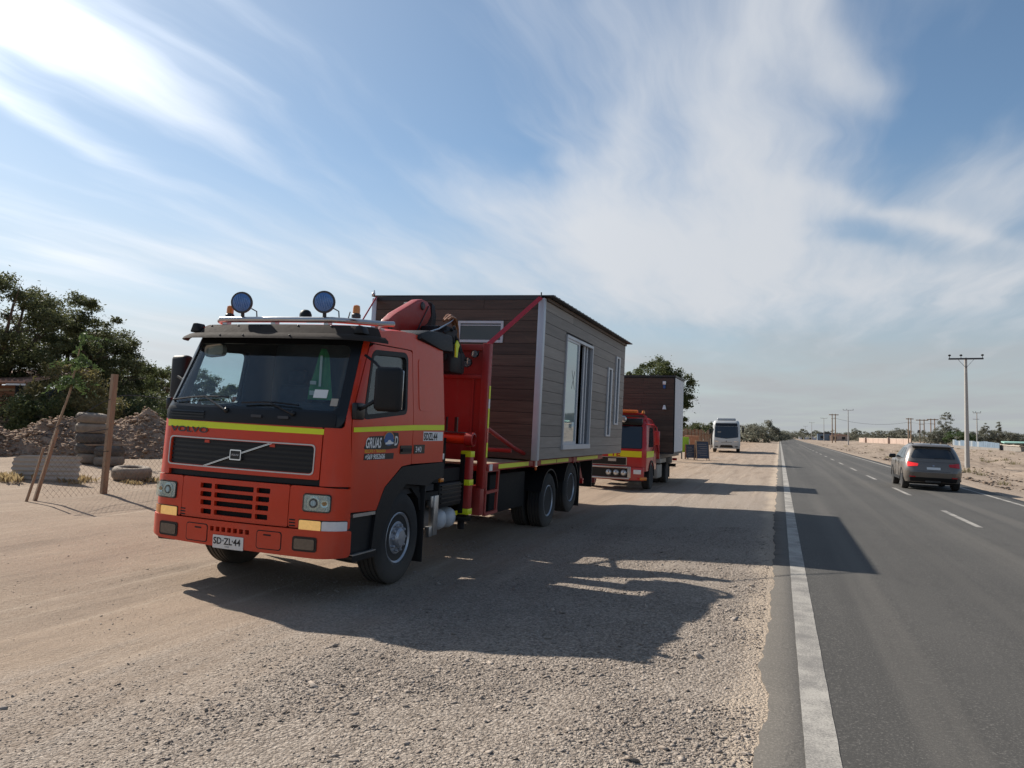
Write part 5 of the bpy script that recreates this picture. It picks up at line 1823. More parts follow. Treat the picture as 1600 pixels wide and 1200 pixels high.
# ------------------------------------------------------------------ car driving away
def car():
    Cx = empty('parked_suv', (5.02, 30.0, -.115), (0, R(1.4), R(-1.0)))
    Cx.name = 'suv_car'
    tag(Cx, 'brown-grey SUV driving away in the right lane with red tail lamps', 'car')
    # rear at y=0, front at y=4.35 ; Hull "front" face = rear of the car facing the camera
    low = Hull([(.27, 4.2, .16, .84, .25), (.42, 4.32, .05, .895, .34), (.62, 4.36, .0, .91, .32), (.80, 4.36, .06, .91, .32), (.92, 4.3, .12, .90, .32), (1.00, 4.1, .16, .885, .3), (1.03, 3.9, .18, .87, .3)])
    b = low.mesh('body', CARG, Cx)
    top = Hull([(.98, 3.45, .14, .885, .28), (1.08, 3.2, .18, .870, .30), (1.25, 2.85, .27, .815, .32), (1.42, 2.45, .38, .745, .34), (1.52, 2.15, .46, .69, .36), (1.58, 1.9, .58, .62, .36), (1.61, 1.6, .78, .48, .36), (1.62, 1.4, 1.0, .25, .2)])
    g = top.mesh('cabin', CARG, Cx)
    FM = top.fmap('F')
    skin('rear_window', rpoly([(.07, 1.10), (.93, 1.10), (.90, 1.42), (.10, 1.42)], .06), FM, GLASSW, g, (), -.01, .010, ds=.1)
    MB().b6(-.66, .66, .32, .55, 1.50, 1.535, .012).build('roof_spoiler', CARG, g)
    wp = MB(); wp.bar((.02, .185, 1.10), (.45, .20, 1.115), .02, .02); wp.build('rear_wiper', BLACKS, g)
    for f in 'RL':
        SM = top.fmap(f)
        skin('side_window', rpoly([(.11, 1.07), (.46, 1.07), (.46, 1.45), (.24, 1.45)], .04), SM, GLASSW, g, (), -.01, .008, ds=.12)
        skin('side_window', rpoly([(.48, 1.07), (.88, 1.07), (.76, 1.45), (.48, 1.45)], .04), SM, GLASSW, g, (), -.01, .008, ds=.12)
    LM = low.fmap('F')
    for a, c in ((.0, .24), (.76, 1.0)):
        pts = [(a + .015, .80), (c - .01, .83), (c, .92), (a, .97)] if a < .5 else [(a + .01, .83), (c - .015, .80), (c, .97), (a, .92)]
        skin('tail_lamp', rpoly(pts, .02), LM, REDLIT if a < .5 else REDLENS, b, (), -.01, .012, ds=.06)
        pts2 = [(p[0], p[1] - .40 + (p[1] - .8) * -.6) for p in pts]
        skin('rear_reflector', rrect(a + .05, .44, c - .05, .475, .01), LM, REDLENS, b, (), -.01, .014, ds=.06)
    npl = skin('number_plate', rrect(.385, .72, .615, .80, .006), LM, PLATEW, b, (), 0, .012)
    def LMs(s, z, w=0): return LM(.5 + s / 1.82, z, w)
    skin('boot_line', rrect(.22, .655, .78, .663, .002), LM, BLACKS, b, (), -.01, .004, ds=.1)
    skin('badge', rrect(.485, .84, .515, .868, .006), LM, CHROME, b, (), 0, .014)
    skin('bumper_skirt', rrect(.06, .29, .94, .44, .03), LM, BLACKP, b, (), -.01, .012, ds=.08)
    skin('skid_plate', rrect(.36, .27, .64, .33, .01), LM, ALU, b, (), 0, .018, ds=.1)
    for sg in (1, -1):
        for y in (.86, 3.5):
            small_wheel(Cx, sg * .79, y, .34, .345, .225, sg)
            a_ = [(y + .42 * math.cos(q), .33 + .42 * math.sin(q)) for q in [math.pi * k / 14 for k in range(15)]]
            b_ = [(y + .33 * math.cos(q), .33 + .33 * math.sin(q)) for q in [math.pi * k / 14 for k in range(14, -1, -1)]]
            MB().prism(a_ + b_, 'X', sg * .6, sg * .917).build('wheel_arch', BLACKP, Cx)
        mr = MB().box((sg * 1.0, 2.78, 1.10), (.24, .12, .15), bev=.05, seg=3).build('door_mirror', BLACKS, Cx)
        MB().b6(sg * .895, sg * .916, 1.35, 3.05, .30, .40).build('sill_trim', BLACKP, Cx)
        for y in (1.62, 2.62): MB().b6(sg * .902, sg * .914, y, y + .012, .42, .98).build('door_seam', BLACKS, Cx)
        for y in (1.75, 2.75): MB().b6(sg * .90, sg * .925, y - .16, y, .84, .875, .008).build('door_handle', CARG, Cx)
        MB().tube([(sg * .56, .75, 1.60), (sg * .58, 1.3, 1.615), (sg * .56, 1.85, 1.595)], .015, 6).build('roof_rail', STEELD, Cx)
    MB().b6(-.75, .75, .3, 4.0, .2, .3).build('underbody', CHASS, Cx)
    MB().tube([(.0, .75, 1.58), (.0, .72, 1.64)], [.02, .008], 6).build('antenna', BLACKS, Cx)


car()


def at(px, D):
    """world x,y for a viewing direction given by its offset right of the camera axis and a forward distance"""
    d = (px - 800) / 1200 * D
    return (_r0.x * d - math.sin(CAM_YAW) * D, _r0.y * d + math.cos(CAM_YAW) * D)


# ------------------------------------------------------------------ boards by the second truck
def zf(x, y): return float(gz(np.array([x]), np.array([y]))[0])


CHALK = P('faded chalk', (.20, .19, .19), .8, var=.4, nscale=15)


def a_board(x, y, w, h, rz, label, face, frame):
    A = empty('sandwich_board', (x, y, zf(x, y)), (0, 0, rz))
    tag(A, label, 'sign', 'folding boards on the shoulder')
    t = R(9)
    for sg, nm in ((-1, 'front_panel'), (1, 'back_panel')):
        rot = (sg * -t, 0, 0)
        yy = sg * .22
        p = MB().box((0, yy, h / 2 + .06), (w - .08, .02, h - .14), rot=(sg * t, 0, 0)).build(nm, face, A)
        mb = MB()
        for s in (-1, 1): mb.box((s * (w / 2 - .02), yy, h / 2), (.045, .03, h), rot=(sg * t, 0, 0))
        mb.box((0, yy - sg * .075, h - .03), (w, .032, .05), rot=(sg * t, 0, 0))
        mb.build('frame', frame, p)
        if sg < 0:
            rr = random.Random(int(x * 100))
            mb = MB()
            for k in range(6):
                z = h * .82 - k * h * .11
                ww = rr.uniform(.35, .75) * w
                mb.box((rr.uniform(-.06, .06), yy - .012 + (z - h / 2 - .06) * math.tan(t) - .002, z), (ww, .004, h * .03), rot=(sg * t, 0, 0))
            mb.build('chalk_lines', CHALK, p)['kind'] = 'stuff'


a_board(-5.55, 51.6, .62, 1.0, R(12), 'small reddish framed folding board standing left of the taller one', GREYB, TIMBERR)
a_board(-4.75, 51.2, .82, 1.28, R(18), 'taller timber framed dark folding board on the shoulder beside the smaller reddish one', GREYB, TIMBER)
_lx, _ly = at(1071, 51)
gb = empty('lime_board', (_lx, _ly, zf(_lx, _ly)), (0, 0, R(12)))
tag(gb, 'upright lime green board on dark legs behind the white walled cabin', 'board')
MB().b6(-.26, .26, -.03, .03, .45, 1.45, .02).build('panel', GREENY, gb)
for s in (-.2, .2): MB().b6(s - .03, s + .03, -.12, .12, 0, .45).build('leg', BLACKP, gb)


# ------------------------------------------------------------------ poles
def cross_pole(x, y, h, arm, base_r, label, group, ins=3, braces=True, mat=None, low_arm=False):
    z = zf(x, y)
    p = empty('utility_pole', (x, y, z - .1))
    tag(p, label, 'utility pole', group)
    m = mat or CONC
    MB().tube([(0, 0, 0), (0, 0, h * .5), (0, 0, h)], [base_r, base_r * .78, base_r * .55], 10).build('shaft', m, p)
    am = MB().box((.0, -base_r * .6, h - .08), (arm, .09, .12), bev=.01).build('crossarm', STEELD if mat is None else m, p)
    if low_arm:
        MB().box((-.2, -base_r * .6, h - 1.5), (arm * .8, .09, .1)).build('crossarm', m, p)
    if braces:
        for s in (-1, 1):
            MB().bar((s * arm * .22, -base_r * .6, h - .15), (0, -base_r * .6, h - .75), .035, .02).build('arm_brace', STEELD, p)
    if ins:
        for q in np.linspace(-.48, .48, ins) if ins != 3 else (-.47, -.14, .47):
            MB().lathe([(.02, 0), (.02, .14), (.09, .16), (.10, .22), (.06, .27), (.002, .28)], (q * arm, -base_r * .6, h - .03), 'Z', 12).build('insulator', BLACKP, p)
    return p


x, y = at(1511, 56.0)
cross_pole(x, y, 8.15, 2.25, .17, 'tall concrete power pole with three insulators standing right of the SUV', None, 3)
fp = [(1326, 205, 9.4, 'single power pole beside the road just right of the paired poles ahead', 2.6),
      (1288, 330, 10.2, 'far power pole left of the paired poles along the road', 2.6), (1269, 420, 9.8, 'distant power pole second from left along the road ahead', 2.6),
      (1259, 520, 9.0, 'most distant dark power pole near the road vanishing point', 2.6),
      (1527, 172, 8.2, 'slim pole with side arms before the faded blue sheet fence', 1.6), (1377, 300, 8.0, 'short thin pole between pink wall and paired poles', 1.0)]
for px, D, h, lab, arm in fp[:5]:
    x, y = at(px, D)
    cross_pole(x, y, h, arm, .16, lab, 'power poles beyond the road', 3, False, CONC, low_arm=(px == 1527))


def pair_pole(pxa, pxb, D, h, lab, trafo=False):
    xa, ya = at(pxa, D); xb, yb = at(pxb, D)
    z = zf(xa, ya)
    p = empty('paired_pole', ((xa + xb) / 2, (ya + yb) / 2, z - .1))
    tag(p, lab, 'utility pole', 'paired power poles beyond the road')
    dx, dy = (xb - xa) / 2, (yb - ya) / 2
    for s in (-1, 1):
        MB().tube([(s * dx, s * dy, 0), (s * dx, s * dy, h)], [.2, .13], 8).build('shaft', TIMBER, p)
        MB().bar((-3.0 * dx, -3.0 * dy, h - .3 + (s * .0)), (3.0 * dx, 3.0 * dy, h - .3), .2, .26).build('crossarm', TIMBER, p) if s > 0 else None
        if trafo:
            MB().lathe([(.28, 0), (.32, .05), (.32, .9), (.25, 1.0), (.002, 1.02)], (s * dx - .45, s * dy, h * .48), 'Z', 14).build('transformer', STEELD, p)
    MB().bar((-1.6 * dx, -1.6 * dy, h - 1.6), (1.2 * dx, 1.2 * dy, h - 1.6), .1, .12).build('crossarm', TIMBER, p)
    return (xa + xb) / 2, (ya + yb) / 2, z + h


wa = pair_pole(1301, 1306, 255, 9.8, 'paired power poles with double crossarm beside the road ahead')
wb = pair_pole(1420, 1424, 245, 8.6, 'leftmost paired poles with crossarm above the pink wall')
wc = pair_pole(1438, 1444.5, 238, 8.4, 'paired poles carrying two transformers left of the tall shrub', True)
wd = pair_pole(1455, 1461, 230, 8.2, 'paired poles half hidden in the tall shrub')
x2, y2 = at(1326, 205)
mb = MB()
for A, B in ((wa, wb), (wb, wc), (wc, wd)):
    A, B = Vector(A), Vector(B)
    mb.tube([A.lerp(B, t / 12) - Vector((0, 0, 1.4 + 1.4 * 4 * (t / 12) * (1 - t / 12) * (1 if (B - A).length > 12 else .1))) for t in range(13)], .035, 5)
tag(mb.build('power_line', STEELD), 'thin sagging power line strung between the paired poles', 'cable')

# ------------------------------------------------------------------ plants
def leaves(center, n, size, squash, rs, tone_c, droop=.3, clump=None):
    """leaf cards gathered in clumps; returns verts, faces, tone"""
    c = np.array(center)
    k = rs.normal(0, 1, (n, 3))
    k *= np.array(squash)
    return c + k


def tree(name, label, cat, x, y, h, crown, leafmat, nleaf=9000, leaf=.16, group=None, trunk_h=None, seed=1, lean=(0, 0), nclump=70, limbs=7, tr=.22, zbase=None, droop=.35, tips=.55):
    """crown: list of (dx, dy, z, rx, ry, rz) ellipsoids that shape the foliage"""
    rs = np.random.default_rng(seed)
    z0 = zf(x, y) if zbase is None else zbase
    root = empty(name, (x, y, z0 - .05))
    tag(root, label, cat, group)
    trunk_h = trunk_h or h * .35
    # limbs
    mb = MB()
    ends = []
    cw = np.array([c[3] * c[4] * c[5] for c in crown]); cw = cw / cw.sum()
    fork = Vector((lean[0] * trunk_h, lean[1] * trunk_h, trunk_h))
    mb.tube([(0, 0, 0), (lean[0] * trunk_h * .4 + tr * .2, lean[1] * trunk_h * .4, trunk_h * .45), fork], [tr * 1.15, tr * .85, tr * .65], 8)
    for i in range(limbs):
        c = crown[rs.choice(len(crown), p=cw)]
        d = rs.normal(0, 1, 3); d /= np.linalg.norm(d)
        e = Vector((c[0] + d[0] * c[3] * .75, c[1] + d[1] * c[4] * .75, c[2] + d[2] * c[5] * .6))
        m = fork.lerp(e, .5) + Vector((rs.normal(0, .15 * tr * 4), rs.normal(0, .15 * tr * 4), h * .05))
        mb.tube([fork, m, e], [tr * .5, tr * .3, tr * .08], 6)
        for q in range(3):
            d2 = rs.normal(0, 1, 3) * .35 * min(c[3], c[5])
            mb.tube([m.lerp(e, rs.uniform(.1, .8)), e + Vector(d2)], [tr * .16, tr * .04], 4)
    mb.build('trunk', BARK, root)
    # clumps
    Vs, tones = [], []
    per = max(4, nleaf // nclump)
    for i in range(nclump):
        c = crown[rs.choice(len(crown), p=cw)]
        d = rs.normal(0, 1, 3); d /= np.linalg.norm(d)
        rad = rs.uniform(.35, 1.0) ** .45
        cc = np.array([c[0] + d[0] * c[3] * rad, c[1] + d[1] * c[4] * rad, c[2] + d[2] * c[5] * rad])
        sc = rs.uniform(.10, .23) * (c[3] + c[4] + c[5]) / 3 * 1.25
        n = int(per * rs.uniform(.5, 1.5))
        p = rs.normal(0, 1, (n, 3))
        p /= np.maximum(np.linalg.norm(p, axis=1, keepdims=True), 1e-6)
        p *= rs.random((n, 1)) ** .5
        p = p * np.array([sc * 1.25, sc * 1.25, sc * .75])
        # some sprays poke out
        sp = rs.random(n) < .16
        p[sp] *= 1 + tips * rs.random((sp.sum(), 1)) * 1.6
        p[:, 2] -= droop * np.linalg.norm(p[:, :2], axis=1) * rs.random(n)
        Vs.append(cc + p)
        tones.append(np.clip(rs.normal(.42 + rs.normal(0, .16), .16, n), 0, 1))
    pts = np.concatenate(Vs); tn = np.concatenate(tones)
    n = len(pts)
    a = rs.random(n) * 6.283; el = rs.normal(-.35, .5, n)
    ln = leaf * rs.uniform(.55, 1.35, n); wd = ln * rs.uniform(.28, .5, n)
    dx = np.stack([np.cos(a) * np.cos(el), np.sin(a) * np.cos(el), np.sin(el)], 1)
    sd = np.cross(dx, rs.normal(0, 1, (n, 3))); sd /= np.maximum(np.linalg.norm(sd, axis=1, keepdims=True), 1e-6)
    A = pts - dx * ln[:, None] * .5; B = pts + dx * ln[:, None] * .5
    M = pts
    V = np.stack([A, M + sd * wd[:, None] * .5, B, M - sd * wd[:, None] * .5], 1).reshape(-1, 3)
    F = np.arange(n * 4).reshape(n, 4)
    mesh_np('crown', V, F, leafmat, root, None, np.repeat(tn, 4))
    return root


# the trees on the left beyond the fence: (px, distance, height)
def lt(px, D): return at(px, D)


tx, ty = lt(-8, 27)
tree('algarrobo_tree', 'large dark feathery tree cut by the left edge of the photo', 'tree', tx, ty, 7, [(0, 0, 4.4, 2.3, 2.2, 1.5), (.0, 0, 5.3, 1.2, 1.2, .8), (-1.5, 0, 3.6, 1.6, 1.5, 1.2), (1.2, .3, 3.3, 1.3, 1.3, .9), (0, .5, 2.8, 2.2, 1.4, .9)], LEAFDK, 42000, .12, 'trees beyond the left fence', 2.0, 101, nclump=170, limbs=12)
tx, ty = lt(98, 31)
tree('algarrobo_tree', 'broad dark tree with pale trunk second from the left edge', 'tree', tx, ty, 6.6, [(0, 0, 4.9, 1.8, 1.6, 1.35), (-1.1, 0, 4.5, 1.4, 1.3, 1.0), (1.0, .2, 4.5, 1.4, 1.3, 1.0), (.2, 0, 3.5, 2.3, 1.8, 1.0), (0, .5, 2.4, 2.3, 1.6, 1.0)], LEAFDK, 40000, .12, 'trees beyond the left fence', 2.2, 102, nclump=150, limbs=12, lean=(.12, 0), tr=.26)
tx, ty = lt(160, 33)
tree('algarrobo_tree', 'dense rounded dark tree behind the tall square fence post', 'tree', tx, ty, 5.3, [(0, 0, 3.7, 1.5, 1.4, 1.5), (-.7, 0, 3.0, 1.3, 1.2, 1.2), (.7, 0, 3.2, 1.0, 1.0, 1.3), (0, 0, 2.0, 1.7, 1.3, 1.0)], LEAFDK, 38000, .115, 'trees beyond the left fence', 1.2, 103, nclump=150, limbs=8)
tx, ty = lt(232, 48)
tree('algarrobo_tree', 'paler open tree just left of the truck mirror', 'tree', tx, ty, 5.6, [(0, 0, 4.3, 1.9, 1.6, .9), (-1.2, 0, 3.5, 1.3, 1.2, .8), (1.2, 0, 3.6, 1.2, 1.2, .9)], LEAFMID, 16000, .15, 'trees beyond the left fence', 1.8, 104, nclump=90, limbs=12)
tx, ty = lt(300, 50)
tree('algarrobo_tree', 'pale tree seen through the truck windscreen', 'tree', tx, ty, 5.6, [(0, 0, 4.0, 1.8, 1.6, 1.0), (1.1, 0, 3.3, 1.3, 1.2, .9)], LEAFMID, 14000, .15, 'trees beyond the left fence', 1.8, 105, nclump=80, limbs=10)
tx, ty = lt(372, 52)
tree('algarrobo_tree', 'tree hidden behind the truck cab, glimpsed through its side window', 'tree', tx, ty, 4.6, [(0, 0, 3.0, 1.8, 1.6, 1.2)], LEAFMID, 4500, .24, 'trees beyond the left fence', 1.3, 106, nclump=36, limbs=8)
tx, ty = lt(214, 37)
tree('algarrobo_tree', 'low feathery tree between the square fence post and the truck mirror', 'tree', tx, ty, 4.6, [(0, 0, 3.1, 1.5, 1.3, .9), (.9, 0, 3.3, 1.1, 1.1, .8), (-.8, 0, 2.6, 1.2, 1.1, .9), (.3, 0, 1.9, 1.9, 1.2, .8)], LEAFMID, 24000, .12, 'trees beyond the left fence', 1.3, 107, nclump=110, limbs=10, tr=.16, tips=.9)
# shrubs in front of them
sh = [(108, 24.5, 2.5, 1.35, 1.25, LEAFDRY, 'yellowish feathery shrub in front of the dark trees', 111), (60, 23.5, 1.7, 1.0, .9, LEAFMID, 'low green shrub beside the shack', 112), (140, 26, 1.9, 1.3, .95, LEAFDRY, 'dry shrub left of the square fence post', 113),
      (195, 28, 1.8, 1.5, .8, LEAFMID, 'low bush right of the square fence post', 114), (12, 24, 1.35, 1.4, .7, LEAFDK, 'dark bush below the shack window', 115), (240, 30, 2.2, 1.2, .9, LEAFMID, 'green bush beside the truck mirror', 116), (68, 27, 1.9, 1.6, .9, LEAFDK, 'dark bush under the broad tree', 117), (150, 29.5, 2.1, 1.7, 1.0, LEAFDK, 'dark bush behind the tyre stack', 118), (215, 33, 2.3, 1.6, 1.1, LEAFDK, 'dark bush behind the dirt heap', 119)]
for px, D, zc, rxy, rz, lm, lab, sd in sh:
    tx, ty = lt(px, D)
    tree('shrub', lab, 'shrub', tx, ty, zc + rz, [(0, 0, zc * .62, rxy, rxy * .9, rz), (.4, 0, zc * .35, rxy * .9, rxy * .8, rz * .5)], lm, 11000, .105, 'shrubs behind the earth heap', .4, sd, nclump=75, limbs=7, tr=.07, tips=.9, droop=.6)
# sapling with a thin leaning stem
sx, sy = at(80, 20.5)
z0 = zf(sx, sy)
SPL = empty('sapling', (sx, sy, z0))
tag(SPL, 'slender sapling with leaning bare stem and fresh green top', 'tree')
top = Vector((_r0.x * .75, _r0.y * .75, 3.15))
st = [Vector((0, 0, 0)), Vector((_r0.x * .22, _r0.y * .22, .8)), Vector((_r0.x * .50, _r0.y * .5, 1.7)), top]
MB().tube(st, [.04, .034, .028, .012], 6).build('stem', TIMBER, SPL)
rs = np.random.default_rng(33)
Vl, tl = [], []
for i in range(30):
    t = rs.uniform(.60, 1.1)
    p0 = np.array(st[2].lerp(top, (t - .55) / .45 if t < 1 else 1.0))
    a = rs.random() * 6.283
    L = rs.uniform(.35, .75)
    d = np.array([math.cos(a), math.sin(a), rs.uniform(-.1, .55)])
    for q in range(26):
        f = q / 25
        c = p0 + d * L * f + np.array([0, 0, -.35 * L * f * f]) + rs.normal(0, .03, 3)
        sd = rs.normal(0, 1, 3); sd /= np.linalg.norm(sd)
        l2 = rs.uniform(.045, .09)
        e = np.cross(sd, d); e /= np.linalg.norm(e) + 1e-6
        Vl += [c - sd * l2, c + e * l2 * .35, c + sd * l2, c - e * l2 * .35]
        tl += [float(np.clip(rs.normal(.5, .2), 0, 1))] * 4
Vl = np.array(Vl)
mesh_np('crown', Vl, np.arange(len(Vl)).reshape(-1, 4), LEAFGRN, SPL, None, np.array(tl))

# tree behind the smaller cabin
tx, ty = at(1028, 47)
tree('pepper_tree', 'big drooping green tree rising behind the white walled cabin', 'tree', tx, ty, 6.6, [(0, 0, 5.3, 1.35, 1.5, 1.25), (-1.2, 0, 4.7, 1.2, 1.2, .8), (1.1, 0, 4.5, 1.15, 1.2, 1.2), (1.3, 0, 3.3, .8, .9, 1.1), (.4, 0, 3.9, 1.4, 1.4, 1.0), (-2.2, 0, 4.6, .8, .8, .6)], LEAFMID, 40000, .14, None, 2.2, 120, nclump=170, limbs=12, tr=.28, tips=1.0, droop=.8)
# bushes along the fence far right of the second truck
ORD = ['first', 'second', 'third', 'fourth', 'fifth', 'sixth', 'seventh', 'eighth', 'ninth', 'tenth', 'eleventh', 'twelfth', 'thirteenth', 'fourteenth', 'fifteenth', 'sixteenth', 'seventeenth', 'eighteenth', 'nineteenth', 'twentieth']
far_l = [(1083, 120, 3.3, 3.0), (1098, 125, 3.6, 2.8), (1072, 115, 3.0, 3.0), (1112, 140, 3.8, 3.2), (1168, 170, 4.2, 3.0), (1180, 175, 4.6, 3.4), (1195, 165, 5.6, 2.8), (1207, 200, 3.4, 3.0), (1217, 260, 3.8, 4.0), (1226, 330, 3.6, 5.0), (1236, 380, 4.5, 6.0)]
for i, (px, D, h, rad) in enumerate(far_l):
    tx, ty = at(px, D)
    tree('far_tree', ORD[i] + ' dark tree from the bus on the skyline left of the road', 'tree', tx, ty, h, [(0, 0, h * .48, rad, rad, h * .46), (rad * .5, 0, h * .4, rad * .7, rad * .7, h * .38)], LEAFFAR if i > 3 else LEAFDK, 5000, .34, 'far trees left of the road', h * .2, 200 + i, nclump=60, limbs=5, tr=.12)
# right hand side
big_r = [(1478, 205, 9.3, [(0, 0, 6.6, 1.8, 1.8, 2.4), (.4, 0, 8.3, 1.0, 1.0, 1.2), (-1.0, 0, 4.2, 2.2, 2, 1.8), (1.2, 0, 3.6, 2.6, 2, 1.8)], LEAFFAR, 'tall upright grey green tree above the SUV'),
         (1455, 200, 5.0, [(0, 0, 2.4, 3.6, 2.5, 2.0), (2.5, 0, 2.4, 2.8, 2.5, 1.8)], LEAFFAR, 'wide low grey green bush left of the tall upright tree'),
         (1497, 195, 5.0, [(0, 0, 2.6, 3.0, 2.5, 1.9), (2.4, 0, 2.2, 2.4, 2.2, 1.6)], LEAFGRN, 'fresh green bush left of the tall concrete pole'),
         (1516, 200, 4.4, [(0, 0, 2.2, 3.0, 2.2, 1.8)], LEAFFAR, 'grey green bush behind the blue sheet fence'),
         (1541, 210, 7.0, [(0, 0, 3.0, 2.2, 2.0, 2.0), (0, 0, 5.6, .9, .9, 1.4)], LEAFFAR, 'thin spiky tree right of the tall concrete pole'),
         (1558, 215, 7.6, [(0, 0, 3.2, 2.0, 2.0, 2.0), (.3, 0, 6.0, .8, .9, 1.5)], LEAFFAR, 'taller spiky tree at the right beyond the sheet fence'),
         (1577, 220, 5.2, [(0, 0, 2.6, 2.8, 2.2, 2.0)], LEAFFAR, 'rounded grey bush second from the right edge'),
         (1599, 222, 5.0, [(0, 0, 2.6, 3.4, 2.4, 1.9)], LEAFFAR, 'grey bush cut by the right edge')]
for i, (px, D, h, cr, lm, lab) in enumerate(big_r):
    tx, ty = at(px, D)
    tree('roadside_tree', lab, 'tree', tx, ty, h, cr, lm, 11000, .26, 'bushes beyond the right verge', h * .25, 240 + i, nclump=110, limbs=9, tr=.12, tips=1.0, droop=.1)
rq = random.Random(9)
k = 0
for px in list(range(1248, 1420, 9)):
    D = 520 - (px - 1248) * .9 + rq.uniform(-20, 20)
    tx, ty = at(px + rq.uniform(-3, 3), D)
    h = rq.uniform(4.2, 7.5)
    tree('far_tree', ORD[k] + ' small dull skyline tree right of the road, counted from its vanishing point', 'tree', tx, ty, h, [(0, 0, h * .5, rq.uniform(3, 5.5), 3, h * .42)], LEAFFAR, 2200, .55, 'far trees right of the road', h * .2, 270 + k, nclump=44, limbs=4, tr=.15)
    k += 1
# a continuous far scrub belt that reads as one mass
def scrub():
    rs = np.random.default_rng(77)
    n = 26000
    V, tn = [], []
    px = rs.uniform(-150, 1750, n)
    D = np.where(px < 1225, rs.uniform(150, 420, n), rs.uniform(430, 640, n))
    d = (px - 800) / 1200 * D
    x = _r0.x * d - math.sin(CAM_YAW) * D; y = _r0.y * d + math.cos(CAM_YAW) * D
    ok = (np.abs(x - 3.5) > 9)
    x, y, D = x[ok], y[ok], D[ok]
    n = len(x)
    hgt = (2.6 + 2.4 * vnoise(x, y, 22, 51) + 1.6 * vnoise(x, y, 6, 52)) * np.where(x > 0, 1.0, 1.0)
    z = gz(x, y) + rs.random(n) * np.maximum(hgt, .5)
    s = D * .0021
    c = np.stack([x, y, z], 1)
    a = rs.normal(0, 1, (n, 3)); a /= np.linalg.norm(a, axis=1, keepdims=True)
    b = np.cross(a, rs.normal(0, 1, (n, 3))); b /= np.linalg.norm(b, axis=1, keepdims=True)
    V = np.stack([c - a * s[:, None], c + b * s[:, None] * .6, c + a * s[:, None], c - b * s[:, None] * .6], 1).reshape(-1, 3)
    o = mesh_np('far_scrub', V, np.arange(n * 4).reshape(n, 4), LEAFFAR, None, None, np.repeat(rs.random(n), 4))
    tag(o, kind='stuff')


scrub()

# ------------------------------------------------------------------ walls and sheds on the right
def strip_wall(name, a, b, zlow, h, t, mat):
    pass


pa, pb = at(1343, 330), at(1424, 246)
PW = empty('boundary_wall', (pa[0], pa[1], zf(*pa) - .2))
tag(PW, 'long low pink boundary wall beyond the right verge', 'wall')
A = Vector((0, 0, 0)); B = Vector((pb[0] - pa[0], pb[1] - pa[1], zf(*pb) - zf(*pa)))
n = 9
for i in range(n):
    p, q = A.lerp(B, i / n), A.lerp(B, (i + .97) / n)
    MB().bar(p + Vector((0, 0, 1.0)), q + Vector((0, 0, 1.0)), .2, 2.0).build('wall_panel', PINK, PW)
    MB().bar(p + Vector((0, 0, 2.05)), q + Vector((0, 0, 2.05)), .3, .16).build('coping', CREAM, PW)
for f in (.18, .655):
    p = A.lerp(B, f); MB().box((p.x - .3, p.y - .4, 1.25), (.9, .9, 2.5), bev=.03).build('gate_pier', PINK, PW)
pa, pb = at(1489, 178), at(1562, 158)
BF = empty('sheet_fence', (pa[0], pa[1], zf(*pa) - .1))
tag(BF, 'faded blue upright sheet fence behind the tall concrete pole', 'fence')
A = Vector((0, 0, 0)); B = Vector((pb[0] - pa[0], pb[1] - pa[1], zf(*pb) - zf(*pa)))
rb = random.Random(2)
PALEB = P('pale blue sheet', (.27, .30, .32), .6, var=.3, nscale=.8)
for i in range(22):
    p, q = A.lerp(B, i / 22), A.lerp(B, (i + .95) / 22)
    h = 1.55 + rb.uniform(-.08, .12)
    MB().bar(p + Vector((0, 0, .3 + h / 2)), q + Vector((0, 0, .3 + h / 2)), .08, h).build('sheet', PALEB if (i % 3 == 0 and i < 14) else BLUESH, BF)
MB().bar(A + Vector((0, -.1, .35)), B + Vector((0, -.1, .35)), .2, .7).build('plinth', WALLGR, BF)
pa, pb = at(1560, 160), at(1640, 140)
GW = empty('low_wall', (pa[0], pa[1], zf(*pa) - .1))
tag(GW, 'low weathered grey wall continuing right of the blue fence', 'wall')
B = Vector((pb[0] - pa[0], pb[1] - pa[1], zf(*pb) - zf(*pa)))
MB().bar((0, 0, .7), B + Vector((0, 0, .7)), .2, 1.4).build('wall_panel', WALLGR, GW)
MB().bar((0, 0, 1.45), B * .55 + Vector((0, 0, 1.15)), .5, .12).build('coping', CREAM, GW)
x, y = at(1592, 150)
gr = tag(MB().box((x, y, zf(x, y) + 1.75), (5.5, 2.4, .25), rot=(R(5), 0, 0), bev=.05).build('green_roof', P('mint sheet', (.25, .42, .36), .6)), 'small mint green sheet roof at the right edge', 'roof')
# small far buildings by the road on the right
for px, D, w, h, mt, lab in ((1292, 400, 9, 4.6, BLUESH, 'far bluish shed left of the paired poles'), (1312, 395, 9, 3.6, PINK, 'far pinkish house behind the paired poles'), (1262, 440, 9, 2.6, WHITEP, 'far low white structure beside the road')):
    x, y = at(px, D)
    Bd = empty('far_house', (x, y, zf(x, y)))
    tag(Bd, lab, 'building', 'far buildings along the road')
    MB().box((0, 0, h * .4), (w, 6, h * .8)).build('wall', mt, Bd)
    MB().prism([(-w / 2 - .3, h * .8), (w / 2 + .3, h * .8), (0, h)], 'Y', -3.3, 3.3).build('roof', REDROOF if mt is PINK else ROOFM, Bd)
    for s in (-.25, .2): MB().box((s * w, -3.02, h * .4), (1.6, .08, 1.4)).build('window', BLACKS, Bd)

